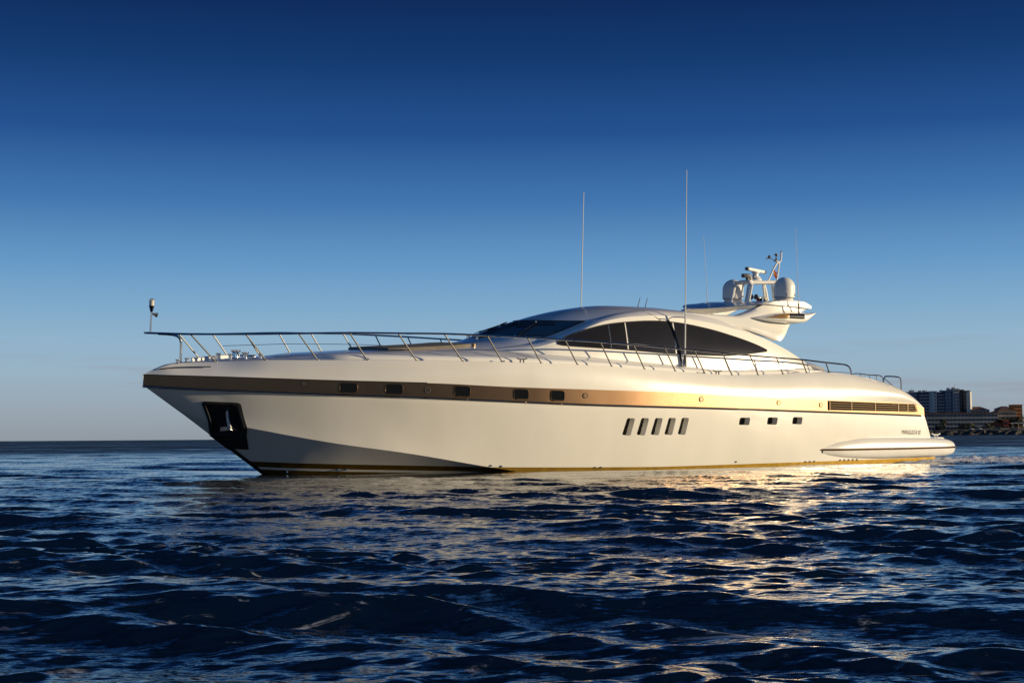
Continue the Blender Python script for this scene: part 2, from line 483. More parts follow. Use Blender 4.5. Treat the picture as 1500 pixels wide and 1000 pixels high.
# louvre grille in the stripe, both sides
for sg in (1, -1):
    g = []
    for s in np.linspace(20.87, 25.30, 28):
        g.append((s, float(np.interp(s, [20.87, 25.2, 25.3], [2.115, 2.0, 1.78])), float(np.interp(s, [20.87, 25.3], [1.835, 1.755]))))
    bm = bmesh.new()
    rows = []
    for s, a, b in g:
        rows.append([on_side(hull_bvh, s, a, .016), on_side(hull_bvh, s, b, .016)])
    grid_faces(bm, rows)
    for v in bm.verts: v.co.y *= sg
    gr = link('louvre_grille', bm, M_VOID, yacht)
    bm = bmesh.new()
    for k in range(5):
        t = k/4
        tube(bm, [on_side(hull_bvh, s, a-(a-b)*t, .035) for s, a, b in g if s < 25.34-.12*(1-t)], .0085 if 0 < k < 4 else .012, 6)
    for s in (20.88, 21.93, 23.10, 24.28, 24.78):
        a = float(np.interp(s, [20.87, 25.2], [2.115, 2.0])); b = float(np.interp(s, [20.87, 25.3], [1.835, 1.755]))
        tube(bm, [on_side(hull_bvh, s, a, .04), on_side(hull_bvh, s, b, .04)], .022, 6)
    tube(bm, [on_side(hull_bvh, 25.2, 2.0, .035), on_side(hull_bvh, 25.31, 1.755, .035)], .016, 6)
    for v in bm.verts: v.co.y *= sg
    link('louvre_slat', bm, M_SLAT, gr)

# anchor pocket: dark polished plate round the recess, stem guard, anchor
def resample(pts, n):
    P = [Vector((p[0], p[1])) for p in pts]; P.append(P[0])
    L = [0]
    for i in range(len(P)-1): L.append(L[-1]+(P[i+1]-P[i]).length)
    out = []
    for k in range(n):
        d = L[-1]*k/n
        i = max(j for j in range(len(L)) if L[j] <= d+1e-9)
        i = min(i, len(P)-2)
        t = (d-L[i])/max(L[i+1]-L[i], 1e-9)
        out.append(P[i].lerp(P[i+1], t)[:])
    return out
for sg in (1, -1):
    outer = round_poly([(1.31, 1.975), (2.19, 1.95), (2.53, 1.06), (1.80, 1.09)], .10)
    A = resample(outer, 72); Bq = resample(pocket_in, 72)
    bm = bmesh.new()
    rows = [[on_side(hull_bvh, *p, .022) for p in A], [on_side(hull_bvh, *p, .03) for p in Bq], [on_side(hull_bvh, *p, -.06) for p in Bq]]
    rows.insert(0, [on_side(hull_bvh, *p, -.02) for p in A])
    grid_faces(bm, rows, True)
    for v in bm.verts: v.co.y *= sg
    pk = link('anchor_pocket', bm, M_BLKSTEEL, yacht)
    # lower plate down to the stem
    rows = []
    for k in range(13):
        z = 1.10-.36*k/12
        st = 1.1+(1.59-z)*1.413+.012
        rows.append([on_side(hull_bvh, st+(2.515+.195*k/12-st)*t, z, .02) for t in [j/8 for j in range(9)]])
    for r in rows: r[0].y = 0.0; r[0].x -= .03
    bm = bmesh.new(); grid_faces(bm, rows)
    for v in bm.verts: v.co.y *= sg
    link('chafe_plate', bm, M_BLKSTEEL, pk)
    # stem guard strip
    rows = []
    for k in range(25):
        z = .80-.95*k/24
        st = 1.1+(1.59-z)*1.413
        rows.append([Vector((st-.02, 0, z))]+[on_side(hull_bvh, st+.02+.10*t, z, .016) for t in (0, .5, 1)])
    bm = bmesh.new(); grid_faces(bm, rows)
    for v in bm.verts: v.co.y *= sg
    link('stem_guard', bm, M_BLKSTEEL, yacht)
    an = bmesh.new()
    c = on_side(hull_bvh, 1.97, 1.45, -.10)
    tube(an, [c+Vector((-.02, 0, .26)), c+Vector((0, -.03, .05)), c+Vector((.05, -.07, -.2))], [.045, .05, .06], 8)
    tube(an, [c+Vector((-.07, -.0, .26)), c+Vector((.04, 0, .26))], .05, 8)
    for v in an.verts: v.co.y *= sg
    ao = link('anchor', an, M_IRON, yacht)
    fl = bmesh.new()
    for d in (-1, 1):
        q = [c+Vector((.05, -.09, -.15)), c+Vector((.05, -.10, -.24)), c+Vector((.05+d*.26, -.04, -.27)), c+Vector((.05+d*.24, -.02, -.17))]
        vs = [fl.verts.new(p) for p in q]; fl.faces.new(vs)
    bmesh.ops.solidify(fl, geom=fl.faces[:], thickness=.04)
    for v in fl.verts: v.co.y *= sg
    link('anchor_fluke', fl, M_IRON, ao)

# drain outlets along the boot top
for s, z in ((17.0, .31), (20.0, .24), (20.2, .24), (20.4, .24), (21.6, .25), (21.8, .25), (22.0, .25), (22.2, .25), (22.4, .25), (11.8, .26), (12.0, .26), (8.6, .36), (8.9, .34), (4.9, .22), (5.1, .22), (3.75, .14)):
    p = on_side(hull_bvh, s, z)
    if p is None: continue
    bm = bmesh.new(); lathe(bm, p+Vector((0, .02, 0)), [(.025, 0), (.025, .045), (.015, .045)], 10, Vector((0, -1, 0)))
    link('drain_outlet', bm, M_RUBBER if s > 9 else M_STEEL, yacht)

# ship's name on the quarter, both sides
def lettering(txt, s0, s1, z0, z1, sg):
    cu = bpy.data.curves.new('t', 'FONT'); cu.body = txt; cu.shear = .25; cu.extrude = .0
    o = bpy.data.objects.new('t', cu); COL.objects.link(o)
    dgx = bpy.context.evaluated_depsgraph_get(); dgx.update()
    me = bpy.data.meshes.new_from_object(o.evaluated_get(dgx))
    bpy.data.objects.remove(o)
    bm = bmesh.new(); bm.from_mesh(me)
    xs = [v.co.x for v in bm.verts]; ys = [v.co.y for v in bm.verts]
    x0, x1, y0, y1 = min(xs), max(xs), min(ys), max(ys)
    for v in bm.verts:
        u = (v.co.x-x0)/(x1-x0); w = (v.co.y-y0)/(y1-y0)
        if sg < 0: u = 1-u
        p = on_side(hull_bvh, s0+(s1-s0)*u, z0+(z1-z0)*w-.03*u, .012)
        v.co = Vector((p.x, p.y*sg, p.z))
    link('name_lettering', bm, M_BLACK, yacht, smooth=False)
for sg in (1, -1): lettering('MANGUSTA 92', 24.52, 25.52, 1.03, 1.17, sg)

# ------------------------------------------------------------------ swim platform with side sponsons
pt = pchip([(20.42, .60), (20.60, .69), (21.0, .785), (21.55, .87), (22.95, .95), (25.76, .91), (26.41, .88), (27.10, .79), (27.36, .66), (27.42, .58)])
pb = pchip([(20.42, .51), (20.60, .46), (20.96, .40), (22.03, .31), (24, .27), (26.4, .27), (27.10, .31), (27.36, .42), (27.42, .52)])
po = pchip([(20.42, 2.98), (20.9, 3.06), (21.6, 3.13), (23, 3.15), (26.4, 3.05), (27.0, 2.95), (27.34, 2.75), (27.42, 2.6)])
SS = np.concatenate([20.42+np.linspace(0, 1, 14)**1.8*1.2, np.linspace(21.75, 26.2, 26), 26.2+np.sin(np.linspace(.1, 1, 12)*math.pi/2)*1.22])
def pod_ring(s):
    t, b, o = float(pt(s)), float(pb(s)), float(po(s))
    w = .62*min(1, math.sqrt(max(s-20.40, 0)/.9))
    zc, hz = (t+b)/2, (t-b)/2
    r = []
    for k in range(20):
        a = 2*math.pi*k/20
        cx, sz = math.cos(a), math.sin(a)
        e = 0.72
        r.append(BV((s, o-w/2+w/2*math.copysign(abs(cx)**e, cx), zc+hz*math.copysign(abs(sz)**e, sz))))
    return r
bm = bmesh.new()
V = grid_faces(bm, [pod_ring(s) for s in SS], True)
fan(bm, V[0]); fan(bm, V[-1])
mirror(bm)
# deck slab between the two sponsons
rows = []
for s in np.linspace(25.3, 27.25, 12):
    c = max(0, (s-26.8)/.45)
    t, b = .885-.10*c**2, .50+.06*c
    hw = 2.6-.25*c**2
    rows.append([Vector((s, y, t)) for y in np.linspace(-hw, hw, 9)]+[Vector((s+.03, y, (t+b)/2)) for y in (hw,)]+[Vector((s, y, b)) for y in np.linspace(hw, -hw, 9)])
V = grid_faces(bm, rows, True); fan(bm, V[0]); fan(bm, V[-1])
plat = link('swim_platform', bm, M_GEL, yacht, angle=50)
for sg in (1, -1):
    bm = bmesh.new()
    P = []
    for s in SS:
        if s > 27.40: continue
        z = .575-.02*(s-20.4)/6.6+.02
        P.append(BV((s, sg*(float(po(s))+.004), z)))
    tube(bm, P, .032, 8)
    link('platform_fender', bm, M_BROWN, plat)
bm = bmesh.new()
rows = []
for s in np.linspace(20.40, 20.74, 9):
    r = pod_ring(max(s, 20.425)); c = sum(r, Vector())/len(r)
    rows.append([c+(p-c)*1.03+(p-c).normalized()*.008-Vector((max(s, 20.425)-s, 0, 0)) for p in r])
V = grid_faces(bm, rows, True); fan(bm, V[0])
mirror(bm)
split('sponson_nose', bm, M_BLKSTEEL, plat)
def cleat(parent, s, y, z, k=1.0, m=M_STEEL):
    bm = bmesh.new()
    for d in (-.06, .06): tube(bm, [BV((s+d*k, y, z)), BV((s+d*k, y, z+.10*k))], .02*k, 8)
    tube(bm, [BV((s-.18*k, y, z+.13*k)), BV((s-.07*k, y, z+.10*k)), BV((s+.07*k, y, z+.10*k)), BV((s+.18*k, y, z+.13*k))], .02*k, 8)
    return link('cleat', bm, m, parent)
for sg in (1, -1): cleat(plat, 26.35, sg*2.75, .87, 1.15, M_DOME)

# ------------------------------------------------------------------ deck: coachroof trunk, sunpad, cleats
zE = pchip([(3.2, 3.12), (4.48, 3.24), (6.75, 3.40), (8.49, 3.53), (9.63, 3.70), (10.55, 4.03), (11.39, 4.30), (12.24, 4.53), (13.36, 4.75), (14.26, 4.86), (15.45, 4.87), (16.27, 4.83), (17.0, 4.76), (17.6, 4.60), (18.3, 4.30), (19.2, 3.95), (20.2, 3.5), (21.3, 2.97)])
bm = bmesh.new()
rows = []
for s in np.concatenate([np.linspace(3.0, 4.4, 10), np.linspace(4.6, 22.0, 60)]):
    e = min(1.0, max(0.0, (s-3.0)/1.6))**.7
    wd = (float(yD(s))-.42)*(.25+.75*e)
    if s > 20.5: wd -= .1*(s-20.5)
    zd = float(zD(s))
    h1 = (.02+.13*e) if s < 20.5 else .15-.06*(s-20.5)
    zc = max(float(zE(min(s, 9.0))), zd+.05) if s < 10 else zd+.42
    zc = min(zc, zd+.43) if s > 9 else zc
    prof = [(wd, zd-.06), (wd-.02, zd+h1*.45), (wd-.08, zd+h1*.85), (wd-.22, zd+h1)]
    for f in (.8, .6, .4, .2, 0):
        prof.append((wd*f if f < .8 else wd*.84, zd+h1+(zc-zd-h1)*(1-(f if f < .8 else .84)**2.2)))
    full = [(y, z) for y, z in prof]+[(-y, z) for y, z in prof[:-1][::-1]]
    rows.append([BV((s, y, z)) for y, z in full])
V = grid_faces(bm, rows)
bm.faces.new(V[0]); bm.faces.new(V[-1][::-1])
bm.normal_update()
trunk_bvh = BVHTree.FromBMesh(bm)
trunk = link('foredeck', bm, M_GEL, yacht, angle=40)
def trunk_z(s, y):
    h = trunk_bvh.ray_cast(Vector((s, -y, 12)), Vector((0, 0, -1)))
    return h[0].z if h[0] else 3.1
bm = bmesh.new()
def slab(bm, s0, s1, hw, t, n=10):
    top = []; 
    for s in np.linspace(s0, s1, n):
        ins = .12*(1-min(1, min(s-s0, s1-s)/.12))
        ys = np.linspace(-(hw-ins), hw-ins, 9)
        top.append([BV((s, y, trunk_z(s, y)+t)) for y in ys])
    V = grid_faces(bm, top)
    g = bmesh.ops.extrude_face_region(bm, geom=bm.faces[:])
    for e in g['geom']:
        if isinstance(e, bmesh.types.BMVert): e.co.z -= t+.02
slab(bm, 6.3, 8.9, 1.25, .075)
link('sunpad', bm, M_CUSH, yacht, angle=50)
bm = bmesh.new()
lathe(bm, BV((9.05, 1.05, trunk_z(9.05, 1.05))), [(.05, 0), (.05, .08), (.03, .1)], 10)
link('deck_light', bm, M_AMBER, yacht)
for sg in (1, -1):
    for s in (9.25, 16.27): cleat(yacht, s, sg*(float(yD(s))-.10), float(zD(s)), .9, M_GREY)

# windlass and bollards on the bow
def bollard(s, y, h=.16, r=.06):
    z = float(zD(s))
    bm = bmesh.new()
    lathe(bm, BV((s, y, z-.02)), [(r*1.3, 0), (r*1.3, .03), (r*.75, .05), (r*.75, h*.75), (r*1.2, h*.85), (r*1.2, h)], 14)
    return link('bollard', bm, M_STEEL, yacht)
for s, y, h, r in ((.85, .1, .13, .06), (1.08, .12, .15, .06), (2.05, -.2, .22, .055), (2.16, .3, .2, .055), (2.95, .42, .18, .05), (2.62, .2, .22, .08)):
    bollard(s, y, h, r)
bm = bmesh.new()
z = float(zD(2.45))
lathe(bm, BV((2.42, .05, z-.02)), [(.16, 0), (.16, .04), (.09, .08), (.08, .2), (.13, .24), (.13, .28)], 18)
box(bm, BV((2.75, .05, z+.06)), (.34, .3, .16), bevel=.03)
link('windlass', bm, M_STEEL, yacht)
bm = bmesh.new()
for s0, s1 in ((1.35, 1.62), (1.68, 2.0), (2.06, 2.32), (2.36, 2.8), (2.85, 3.4)):
    rows = []
    for s in np.linspace(s0, s1, 6):
        y = -(float(yD(s))-.09); zz = float(zD(s))
        rows.append([BV((s, y+.05, zz-.02)), BV((s, y+.05, zz+.10)), BV((s, y-.03, zz+.12)), BV((s, y-.05, zz-.02))])
    V = grid_faces(bm, rows, True); bm.faces.new(V[0]); bm.faces.new(V[-1][::-1])
split('bow_coaming', bm, M_GEL, yacht)
bm = bmesh.new()
for sg in (1, -1):
    tube(bm, [BV((s, sg*(float(yR(s))*.55+float(yD(s))*.45), float(zD(s))*.55+float(zT(s))*.45+.05)) for s in (.35, .7, 1.1, 1.5)], .014, 6)
split('fairlead_groove', bm, M_RUBBER, yacht)

# ------------------------------------------------------------------ cabin
A_y = pchip([(8.4, 1.55), (9.4, 2.05), (10, 2.22), (11, 2.40), (12.5, 2.5), (16, 2.5), (19, 2.40), (21.3, 2.24)])
A_z = pchip([(8.4, 3.1), (12, 3.08), (16, 2.95), (21.3, 2.86)])
C_y = pchip([(8.4, 1.45), (9.4, 1.85), (10.3, 2.10), (11, 2.2), (16, 2.2), (19.5, 2.2), (21.3, 2.17)])
C_z = pchip([(8.4, 3.28), (9.4, 3.40), (10.3, 3.52), (11.0, 3.70), (11.57, 3.90), (12.2, 4.16), (12.72, 4.33), (13.69, 4.49), (14.84, 4.56), (16.16, 4.47), (17.40, 4.31), (18.67, 4.07), (19.64, 3.77), (20.45, 3.44), (21.0, 3.16), (21.3, 2.97)])
D_y = pchip([(8.4, 1.2), (9.4, 1.55), (10.3, 1.75), (11.2, 1.8), (17.5, 1.8), (21.3, 1.85)])
D_z = pchip([(8.4, 3.36), (9.4, 3.47), (10.3, 3.60), (11.25, 3.86), (12.54, 4.33), (13.63, 4.60), (14.78, 4.73), (16.02, 4.71), (17.17, 4.64), (18.0, 4.40), (19.0, 4.02), (20.0, 3.58), (21.3, 2.98)])
def cabin_roof_z(s, y):
    d, e, w = float(D_z(s)), max(float(zE(s)), float(D_z(s))), float(D_y(s))
    return d+(e-d)*(1-min(1, abs(y)/w)**2.2)
bm = bmesh.new()
rows = []
for s in np.linspace(8.4, 21.3, 110):
    a = (float(A_y(s)), float(A_z(s))); c = (float(C_y(s)), float(C_z(s))); d = (float(D_y(s)), float(D_z(s)))
    pr = [a]
    for t in (.12, .25, .4, .55, .7, .85, .96): pr.append((a[0]+(c[0]-a[0])*t+.035*math.sin(math.pi*t), a[1]+(c[1]-a[1])*t))
    pr.append(c)
    for t in (.06, .2, .4, .6, .8, .94): pr.append((c[0]+(d[0]-c[0])*t, c[1]+(d[1]-c[1])*t+.03*math.sin(math.pi*t)))
    pr.append(d)
    for f in (.94, .85, .7, .5, .25): pr.append((d[0]*f, cabin_roof_z(s, d[0]*f)))
    pr.append((0, cabin_roof_z(s, 0)))
    full = pr+[(-y, z) for y, z in pr[:-1][::-1]]
    rows.append([BV((s, y, z)) for y, z in full])
V = grid_faces(bm, rows)
bm.faces.new(V[-1][::-1])
bm.normal_update()
cab_bvh = BVHTree.FromBMesh(bm)
cabin = link('cabin', bm, M_GEL, yacht, angle=26)

# side windows: panes following the cabin side
w_top = pchip([(11.04, 3.67), (11.43, 3.85), (12.21, 4.10), (12.94, 4.25), (13.69, 4.33), (14.3, 4.37), (14.76, 4.38), (15.28, 4.36), (16.49, 4.22), (17.73, 3.98), (18.59, 3.76), (18.97, 3.63)])
w_bot = pchip([(11.04, 3.65), (11.2, 3.62), (11.86, 3.59), (13.40, 3.54), (15.33, 3.46), (17.07, 3.445), (18.2, 3.53), (18.97, 3.615)])
for sg in (1, -1):
    for a, b in ((11.05, 12.80), (12.835, 13.39), (13.455, 15.18), (15.25, 18.96)):
        bm = bmesh.new(); rows = []
        for s in np.linspace(a, b, 26):
            rows.append([on_side(cab_bvh, s, float(w_bot(s))+(float(w_top(s))-float(w_bot(s)))*t, .016) for t in np.linspace(0, 1, 7)])
        grid_faces(bm, rows)
        for v in bm.verts: v.co.y *= sg
        link('side_window', bm, M_GLASS, cabin)
    bm = bmesh.new()
    tube(bm, [on_side(cab_bvh, s, float(w_bot(s))-.012, .012) for s in np.linspace(11.04, 18.97, 60)], .016, 6)
    tube(bm, [on_side(cab_bvh, s, float(w_top(s))+.012, .012) for s in np.linspace(11.04, 18.97, 60)], .016, 6)
    for v in bm.verts: v.co.y *= sg
    link('window_seal', bm, M_RUBBER, cabin)
    bm = bmesh.new()
    P = [on_side(cab_bvh, s, z, .03) for s, z in ((15.02, 4.42), (15.12, 4.25), (15.2, 4.0), (15.27, 3.75), (15.33, 3.5), (15.37, 3.25), (15.50, 3.18))]
    tube(bm, smooth_path(P, 4), .03, 6)
    for v in bm.verts: v.co.y *= sg
    link('door_seal', bm, M_BLACK, cabin)
    # moulding seams over the arch
    bm = bmesh.new()
    tube(bm, smooth_path([on_side(cab_bvh, s, z, .002) or Vector((s, -2.0, z)) for s, z in ((14.75, 4.40), (14.6, 4.5), (14.45, 4.58), (14.35, 4.68))], 4), .008, 5)
    for v in bm.verts: v.co.y *= sg
    link('moulding_seam', bm, M_RUBBER, cabin)

# windscreen
bm = bmesh.new(); rows = []
for y in np.linspace(-1.70, 1.70, 31):
    q = (abs(y)/1.8)**2
    sl, su = 9.95+1.20*q, 11.42+1.08*q
    row = []
    for t in np.linspace(0, 1, 12):
        s = sl+(su-sl)*t
        h = cab_bvh.ray_cast(BV((s, y, 9)), Vector((0, 0, -1)))
        row.append(h[0]+h[1].normalized()*(.016 if h[1].z > 0 else -.016))
    rows.append(row)
grid_faces(bm, rows)
ws = link('windscreen', bm, M_WGLASS, cabin)
def on_roof(s, y, off=0):
    h = cab_bvh.ray_cast(BV((s, y, 9)), Vector((0, 0, -1)))
    n = h[1] if h[1].z > 0 else -h[1]
    return h[0]+n*off
bm = bmesh.new()
E0, E1 = [r[0] for r in rows], [r[-1] for r in rows]
tube(bm, E0, .014, 6); tube(bm, E1, .014, 6); tube(bm, rows[0], .014, 6); tube(bm, rows[-1], .014, 6)
link('windscreen_seal', bm, M_RUBBER, cabin)
for y in (-1.05, .1, 1.2):
    q = (abs(y)/1.8)**2
    s0 = 9.78+1.2*q
    bm = bmesh.new()
    for d in (0, .07): tube(bm, [on_roof(s0, y+d, .03), on_roof(s0+.55, y-.25+d, .07), on_roof(s0+1.0, y-.4+d, .06)], .012, 6)
    tube(bm, [on_roof(s0+.55, y-.75, .05), on_roof(s0+1.0, y-.38, .06), on_roof(s0+1.35, y+.05, .05)], .02, 6)
    wp = link('wiper', bm, M_BLACK, cabin)
    bm = bmesh.new()
    lathe(bm, on_roof(s0, y, -.01), [(.05, 0), (.05, .06), (.03, .08)], 10)
    lathe(bm, on_roof(s0+1.0, y-.38, .03), [(.03, 0), (.03, .06)], 8)
    split('wiper_pivot', bm, M_STEEL, wp)

# ------------------------------------------------------------------ radar arch: fins, wing, pods
f_up = pchip([(15.9, 4.70), (17.17, 4.685), (18.01, 4.67), (18.52, 4.77), (19.20, 5.01), (19.73, 5.18), (20.26, 5.24), (20.71, 5.25), (21.0, 5.21), (21.25, 5.05)])
f_lo = pchip([(15.9, 4.64), (17.31, 4.42), (18.24, 4.27), (19.19, 4.05), (19.62, 3.94), (19.72, 3.97), (20.33, 4.50), (21.05, 4.92), (21.25, 5.02)])
def fin_y(z): return 2.24-.44*min(1.0, max(0, (z-3.95)/.95))
bm = bmesh.new(); rows = []
for s in np.concatenate([np.linspace(15.9, 19.5, 34), np.linspace(19.56, 19.8, 7), np.linspace(19.9, 21.25, 18)]):
    a, b = float(f_lo(s)), float(f_up(s))
    k = min(1, (s-15.9)/1.0)
    ring = []
    for t in np.linspace(0, 1, 9):
        z = a+(b-a)*t
        ring.append(BV((s, fin_y(z)+.015*k-.07*abs(2*t-1)**9, z)))
    for t in np.linspace(1, 0, 9)[0:]:
        z = a+(b-a)*t
        ring.append(BV((s, fin_y(z)-.16-.22*k+.08*abs(2*t-1)**5, z)))
    rows.append(ring)
V = grid_faces(bm, rows, True); fan(bm, V[0]); fan(bm, V[-1])
mirror(bm)
arch = link('radar_arch', bm, M_GEL, yacht, angle=45)
# wing across the top
bm = bmesh.new()
wz = pchip([(18.0, 4.90), (18.3, 4.955), (18.8, 5.06), (19.4, 5.165), (20.2, 5.23), (20.6, 5.25), (20.9, 5.24), (21.25, 5.12)])
NS = 20
topg, botg = [], []
for y in np.linspace(-1.92, 1.92, 25):
    q = (abs(y)/1.92)
    sf = 18.15+1.15*q**2.2
    tr, brr = [], []
    for t in np.linspace(0, 1, NS):
        s = sf+(21.25-sf)*t
        dz = -.03*q**2
        th = .02+.17*math.sin(math.pi*min(1, t*1.15)*.5)**.8*(1-max(0, t-.85)/.15*.6)
        tr.append(BV((s, y, float(wz(s))+dz))); brr.append(BV((s, y, float(wz(s))+dz-th)))
    topg.append(tr+brr[::-1])
V = grid_faces(bm, topg, True); fan(bm, V[0]); fan(bm, V[-1])
link('arch_wing', bm, M_GEL, arch, angle=40)
# side pods with their lamp windows
p_t = pchip([(18.62, 4.635), (19.2, 4.73), (19.77, 4.82), (20.5, 4.84), (21.0, 4.86)])
p_b = pchip([(18.62, 4.62), (19.0, 4.565), (19.43, 4.515), (20.23, 4.49), (20.55, 4.51), (21.0, 4.83)])
bm = bmesh.new(); rows = []
for s in np.linspace(18.62, 21.0, 40):
    a, b = float(p_b(s)), float(p_t(s))
    dep = .42*min(1, ((s-18.6)/1.1))**.6
    ring = []
    for t in np.linspace(0, 1, 11):
        ring.append(BV((s, 1.93+dep*(1-abs(2*t-1)**6)**.5, a+(b-a)*t)))
    ring += [BV((s, 1.8, b)), BV((s, 1.8, a))]
    rows.append(ring)
V = grid_faces(bm, rows, True); fan(bm, V[0]); fan(bm, V[-1])
bm.normal_update()
pod_bvh = BVHTree.FromBMesh(bm)
pod = link('arch_pod', bm, M_GEL, arch, angle=45)
bm = bmesh.new(); bm.from_mesh(pod.data)
for v in bm.verts: v.co.y *= -1
link('arch_pod', bm, M_GEL, arch, angle=45)
for nm, s0, s1, m in (('lamp_window', 19.86, 20.50, M_GLASS), ('amber_panel', 19.0, 19.84, M_AMBER)):
    for sg in (1, -1):
        bm = bmesh.new(); rows = []
        for s in np.linspace(s0, s1, 12):
            zb = 4.645; zt = max(zb+.01, float(p_t(s))-.05)
            rows.append([on_side(pod_bvh, s, zb+(zt-zb)*t, .03) for t in np.linspace(0, 1, 6)])
        grid_faces(bm, rows)
        for v in bm.verts: v.co.y *= sg
        link(nm, bm, m, arch)
bm = bmesh.new()
P = [BV((s, fin_y(z)+.02, z)) for s, z in ((20.15, 5.18), (20.32, 5.08), (20.43, 4.98), (20.48, 4.88))]
tube(bm, smooth_path(P, 4), .012, 6); mirror(bm)
split('arch_seam', bm, M_RUBBER, arch)

# satellite domes
for sg in (1, -1):
    bm = bmesh.new()
    b = BV((20.75, sg*1.2, 5.14))
    prof = [(.36, 0), (.30, .12), (.27, .17), (.31, .19), (.335, .22), (.345, .35), (.345, .52)]
    for k in range(1, 11):
        a = k/10*math.pi/2; prof.append((.345*math.cos(a), .52+.345*math.sin(a)))
    lathe(bm, b, prof, 32)
    o = link('satellite_dome', bm, M_DOME, yacht)
    bm = bmesh.new(); lathe(bm, b, [(.337, .195), (.341, .20), (.341, .212), (.337, .217)], 32); link('dome_seam', bm, M_GREY, o)
    bm = bmesh.new()
    for a in (-.5, .5, 2.6):
        box(bm, b+Vector((.345*math.sin(a), .345*-math.cos(a)*sg*-1*-1, .30)), (.03, .03, .07), bevel=.005)
    split('dome_latch', bm, M_GREY, o)

# mast frame
bm = bmesh.new()
for y in (-.34, .34):
    P = smooth_path([BV((19.90, y, 5.20)), BV((19.97, y, 5.52)), BV((20.03, y, 5.74)), BV((20.18, y, 5.83)), BV((20.6, y, 5.86)), BV((21.0, y, 5.885)), BV((21.26, y, 5.88)), BV((21.36, y, 5.76)), BV((21.45, y, 5.5)), BV((21.52, y, 5.18))], 5)
    tube(bm, P, .055, 8)
    tube(bm, [BV((20.16, y*.6, 5.2)), BV((20.30, y*.6, 5.84))], .035, 8)
    tube(bm, [BV((21.28, y*.6, 5.2)), BV((21.16, y*.6, 5.86))], .035, 8)
for s in (20.1, 20.55, 21.0, 21.3): box(bm, BV((s, 0, 5.865)), (.16, .72, .05), bevel=.015)
box(bm, BV((20.7, 0, 5.905)), (1.1, .5, .04), bevel=.01)
mast = link('mast_frame', bm, M_GEL, yacht, angle=40)
bm = bmesh.new()
lathe(bm, BV((20.62, 0, 5.90)), [(.2, 0), (.21, .06), (.16, .13), (.10, .17), (.09, .26), (.13, .28), (.13, .31)], 20)
box(bm, BV((20.62, .0, 6.0)), (.30, .22, .16), bevel=.05)
rd = link('radar_pedestal', bm, M_DOME, yacht)
bm = bmesh.new()
rt = Matrix.Rotation(R(14), 3, 'Z') @ Matrix.Rotation(R(3), 3, 'Y')
box(bm, BV((20.66, 0, 6.255)), (1.06, .13, .105), rt, bevel=.03)
rb = link('radar_scanner', bm, M_DOME, rd)
bm = bmesh.new()
box(bm, BV((20.66, 0, 6.255))+rt @ Vector((-.56, 0, 0)), (.10, .135, .11), rt, bevel=.03)
link('scanner_cap', bm, M_GREY, rb)
bm = bmesh.new()
tube(bm, [BV((20.22, .05, 5.86)), BV((20.22, .05, 6.02))], .06, 10)
box(bm, BV((20.16, .05, 6.06)), (.30, .16, .13), Matrix.Rotation(R(-12), 3, 'Z'), bevel=.03)
box(bm, BV((20.33, .05, 5.98)), (.12, .12, .16), bevel=.02)
link('thermal_camera', bm, M_GREY, yacht)
# instrument mast
bm = bmesh.new()
tube(bm, smooth_path([BV((21.0, .15, 5.90)), BV((21.12, .13, 6.02)), BV((21.36, .08, 6.36)), BV((21.56, .03, 6.56)), BV((21.68, 0, 6.59))], 4), .028, 8)
tube(bm, smooth_path([BV((21.20, .1, 5.90)), BV((21.44, .08, 5.93)), BV((21.53, .06, 6.02)), BV((21.62, .03, 6.34)), BV((21.68, 0, 6.58)), BV((21.74, 0, 6.64)), BV((21.755, 0, 6.78)), BV((21.76, 0, 6.93))], 5), .028, 8)
im = link('instrument_mast', bm, M_DOME, yacht)
bm = bmesh.new()
box(bm, BV((21.53, 0, 6.62)), (.12, .08, .05), bevel=.01)
tube(bm, [BV((21.54, 0, 6.62)), BV((21.54, 0, 6.72))], .035, 8)
tube(bm, [BV((21.54, 0, 6.75)), BV((21.54, 0, 6.80))], .03, 8)
lathe(bm, BV((21.54, 0, 6.80)), [(.04, 0), (.065, .01), (.065, .05), (.03, .06)], 10)
tube(bm, [BV((21.50, 0, 6.62)), BV((21.22, 0, 6.72))], .012, 6)
lathe(bm, BV((21.22, 0, 6.67)), [(.02, 0), (.05, .03), (.05, .09), (.02, .12)], 8)
box(bm, BV((21.13, 0, 6.68)), (.05, .05, .05), bevel=.01)
tube(bm, [BV((21.76, -.05, 6.93)), BV((21.76, .05, 6.96))], .012, 6)
split('anemometer', bm, M_GREY, im)
# courtesy flag on the mast
bm = bmesh.new()
for k, (c) in enumerate((0, 1, 0)):
    rows = []
    for i in range(7):
        u = i/6
        w = .025*math.sin(u*7)
        rows.append([BV((21.34+u*.12, .1+w, 6.33-.07*k-.09*u)), BV((21.34+u*.12, .1+w, 6.26-.07*k-.09*u))])
    grid_faces(bm, rows, mat=c)
M_FR = mat('flag_red', (.55, .03, .02), .8); M_FY = mat('flag_yellow', (.75, .42, .02), .8)
link('courtesy_flag', bm, [M_FR, M_FY], im)
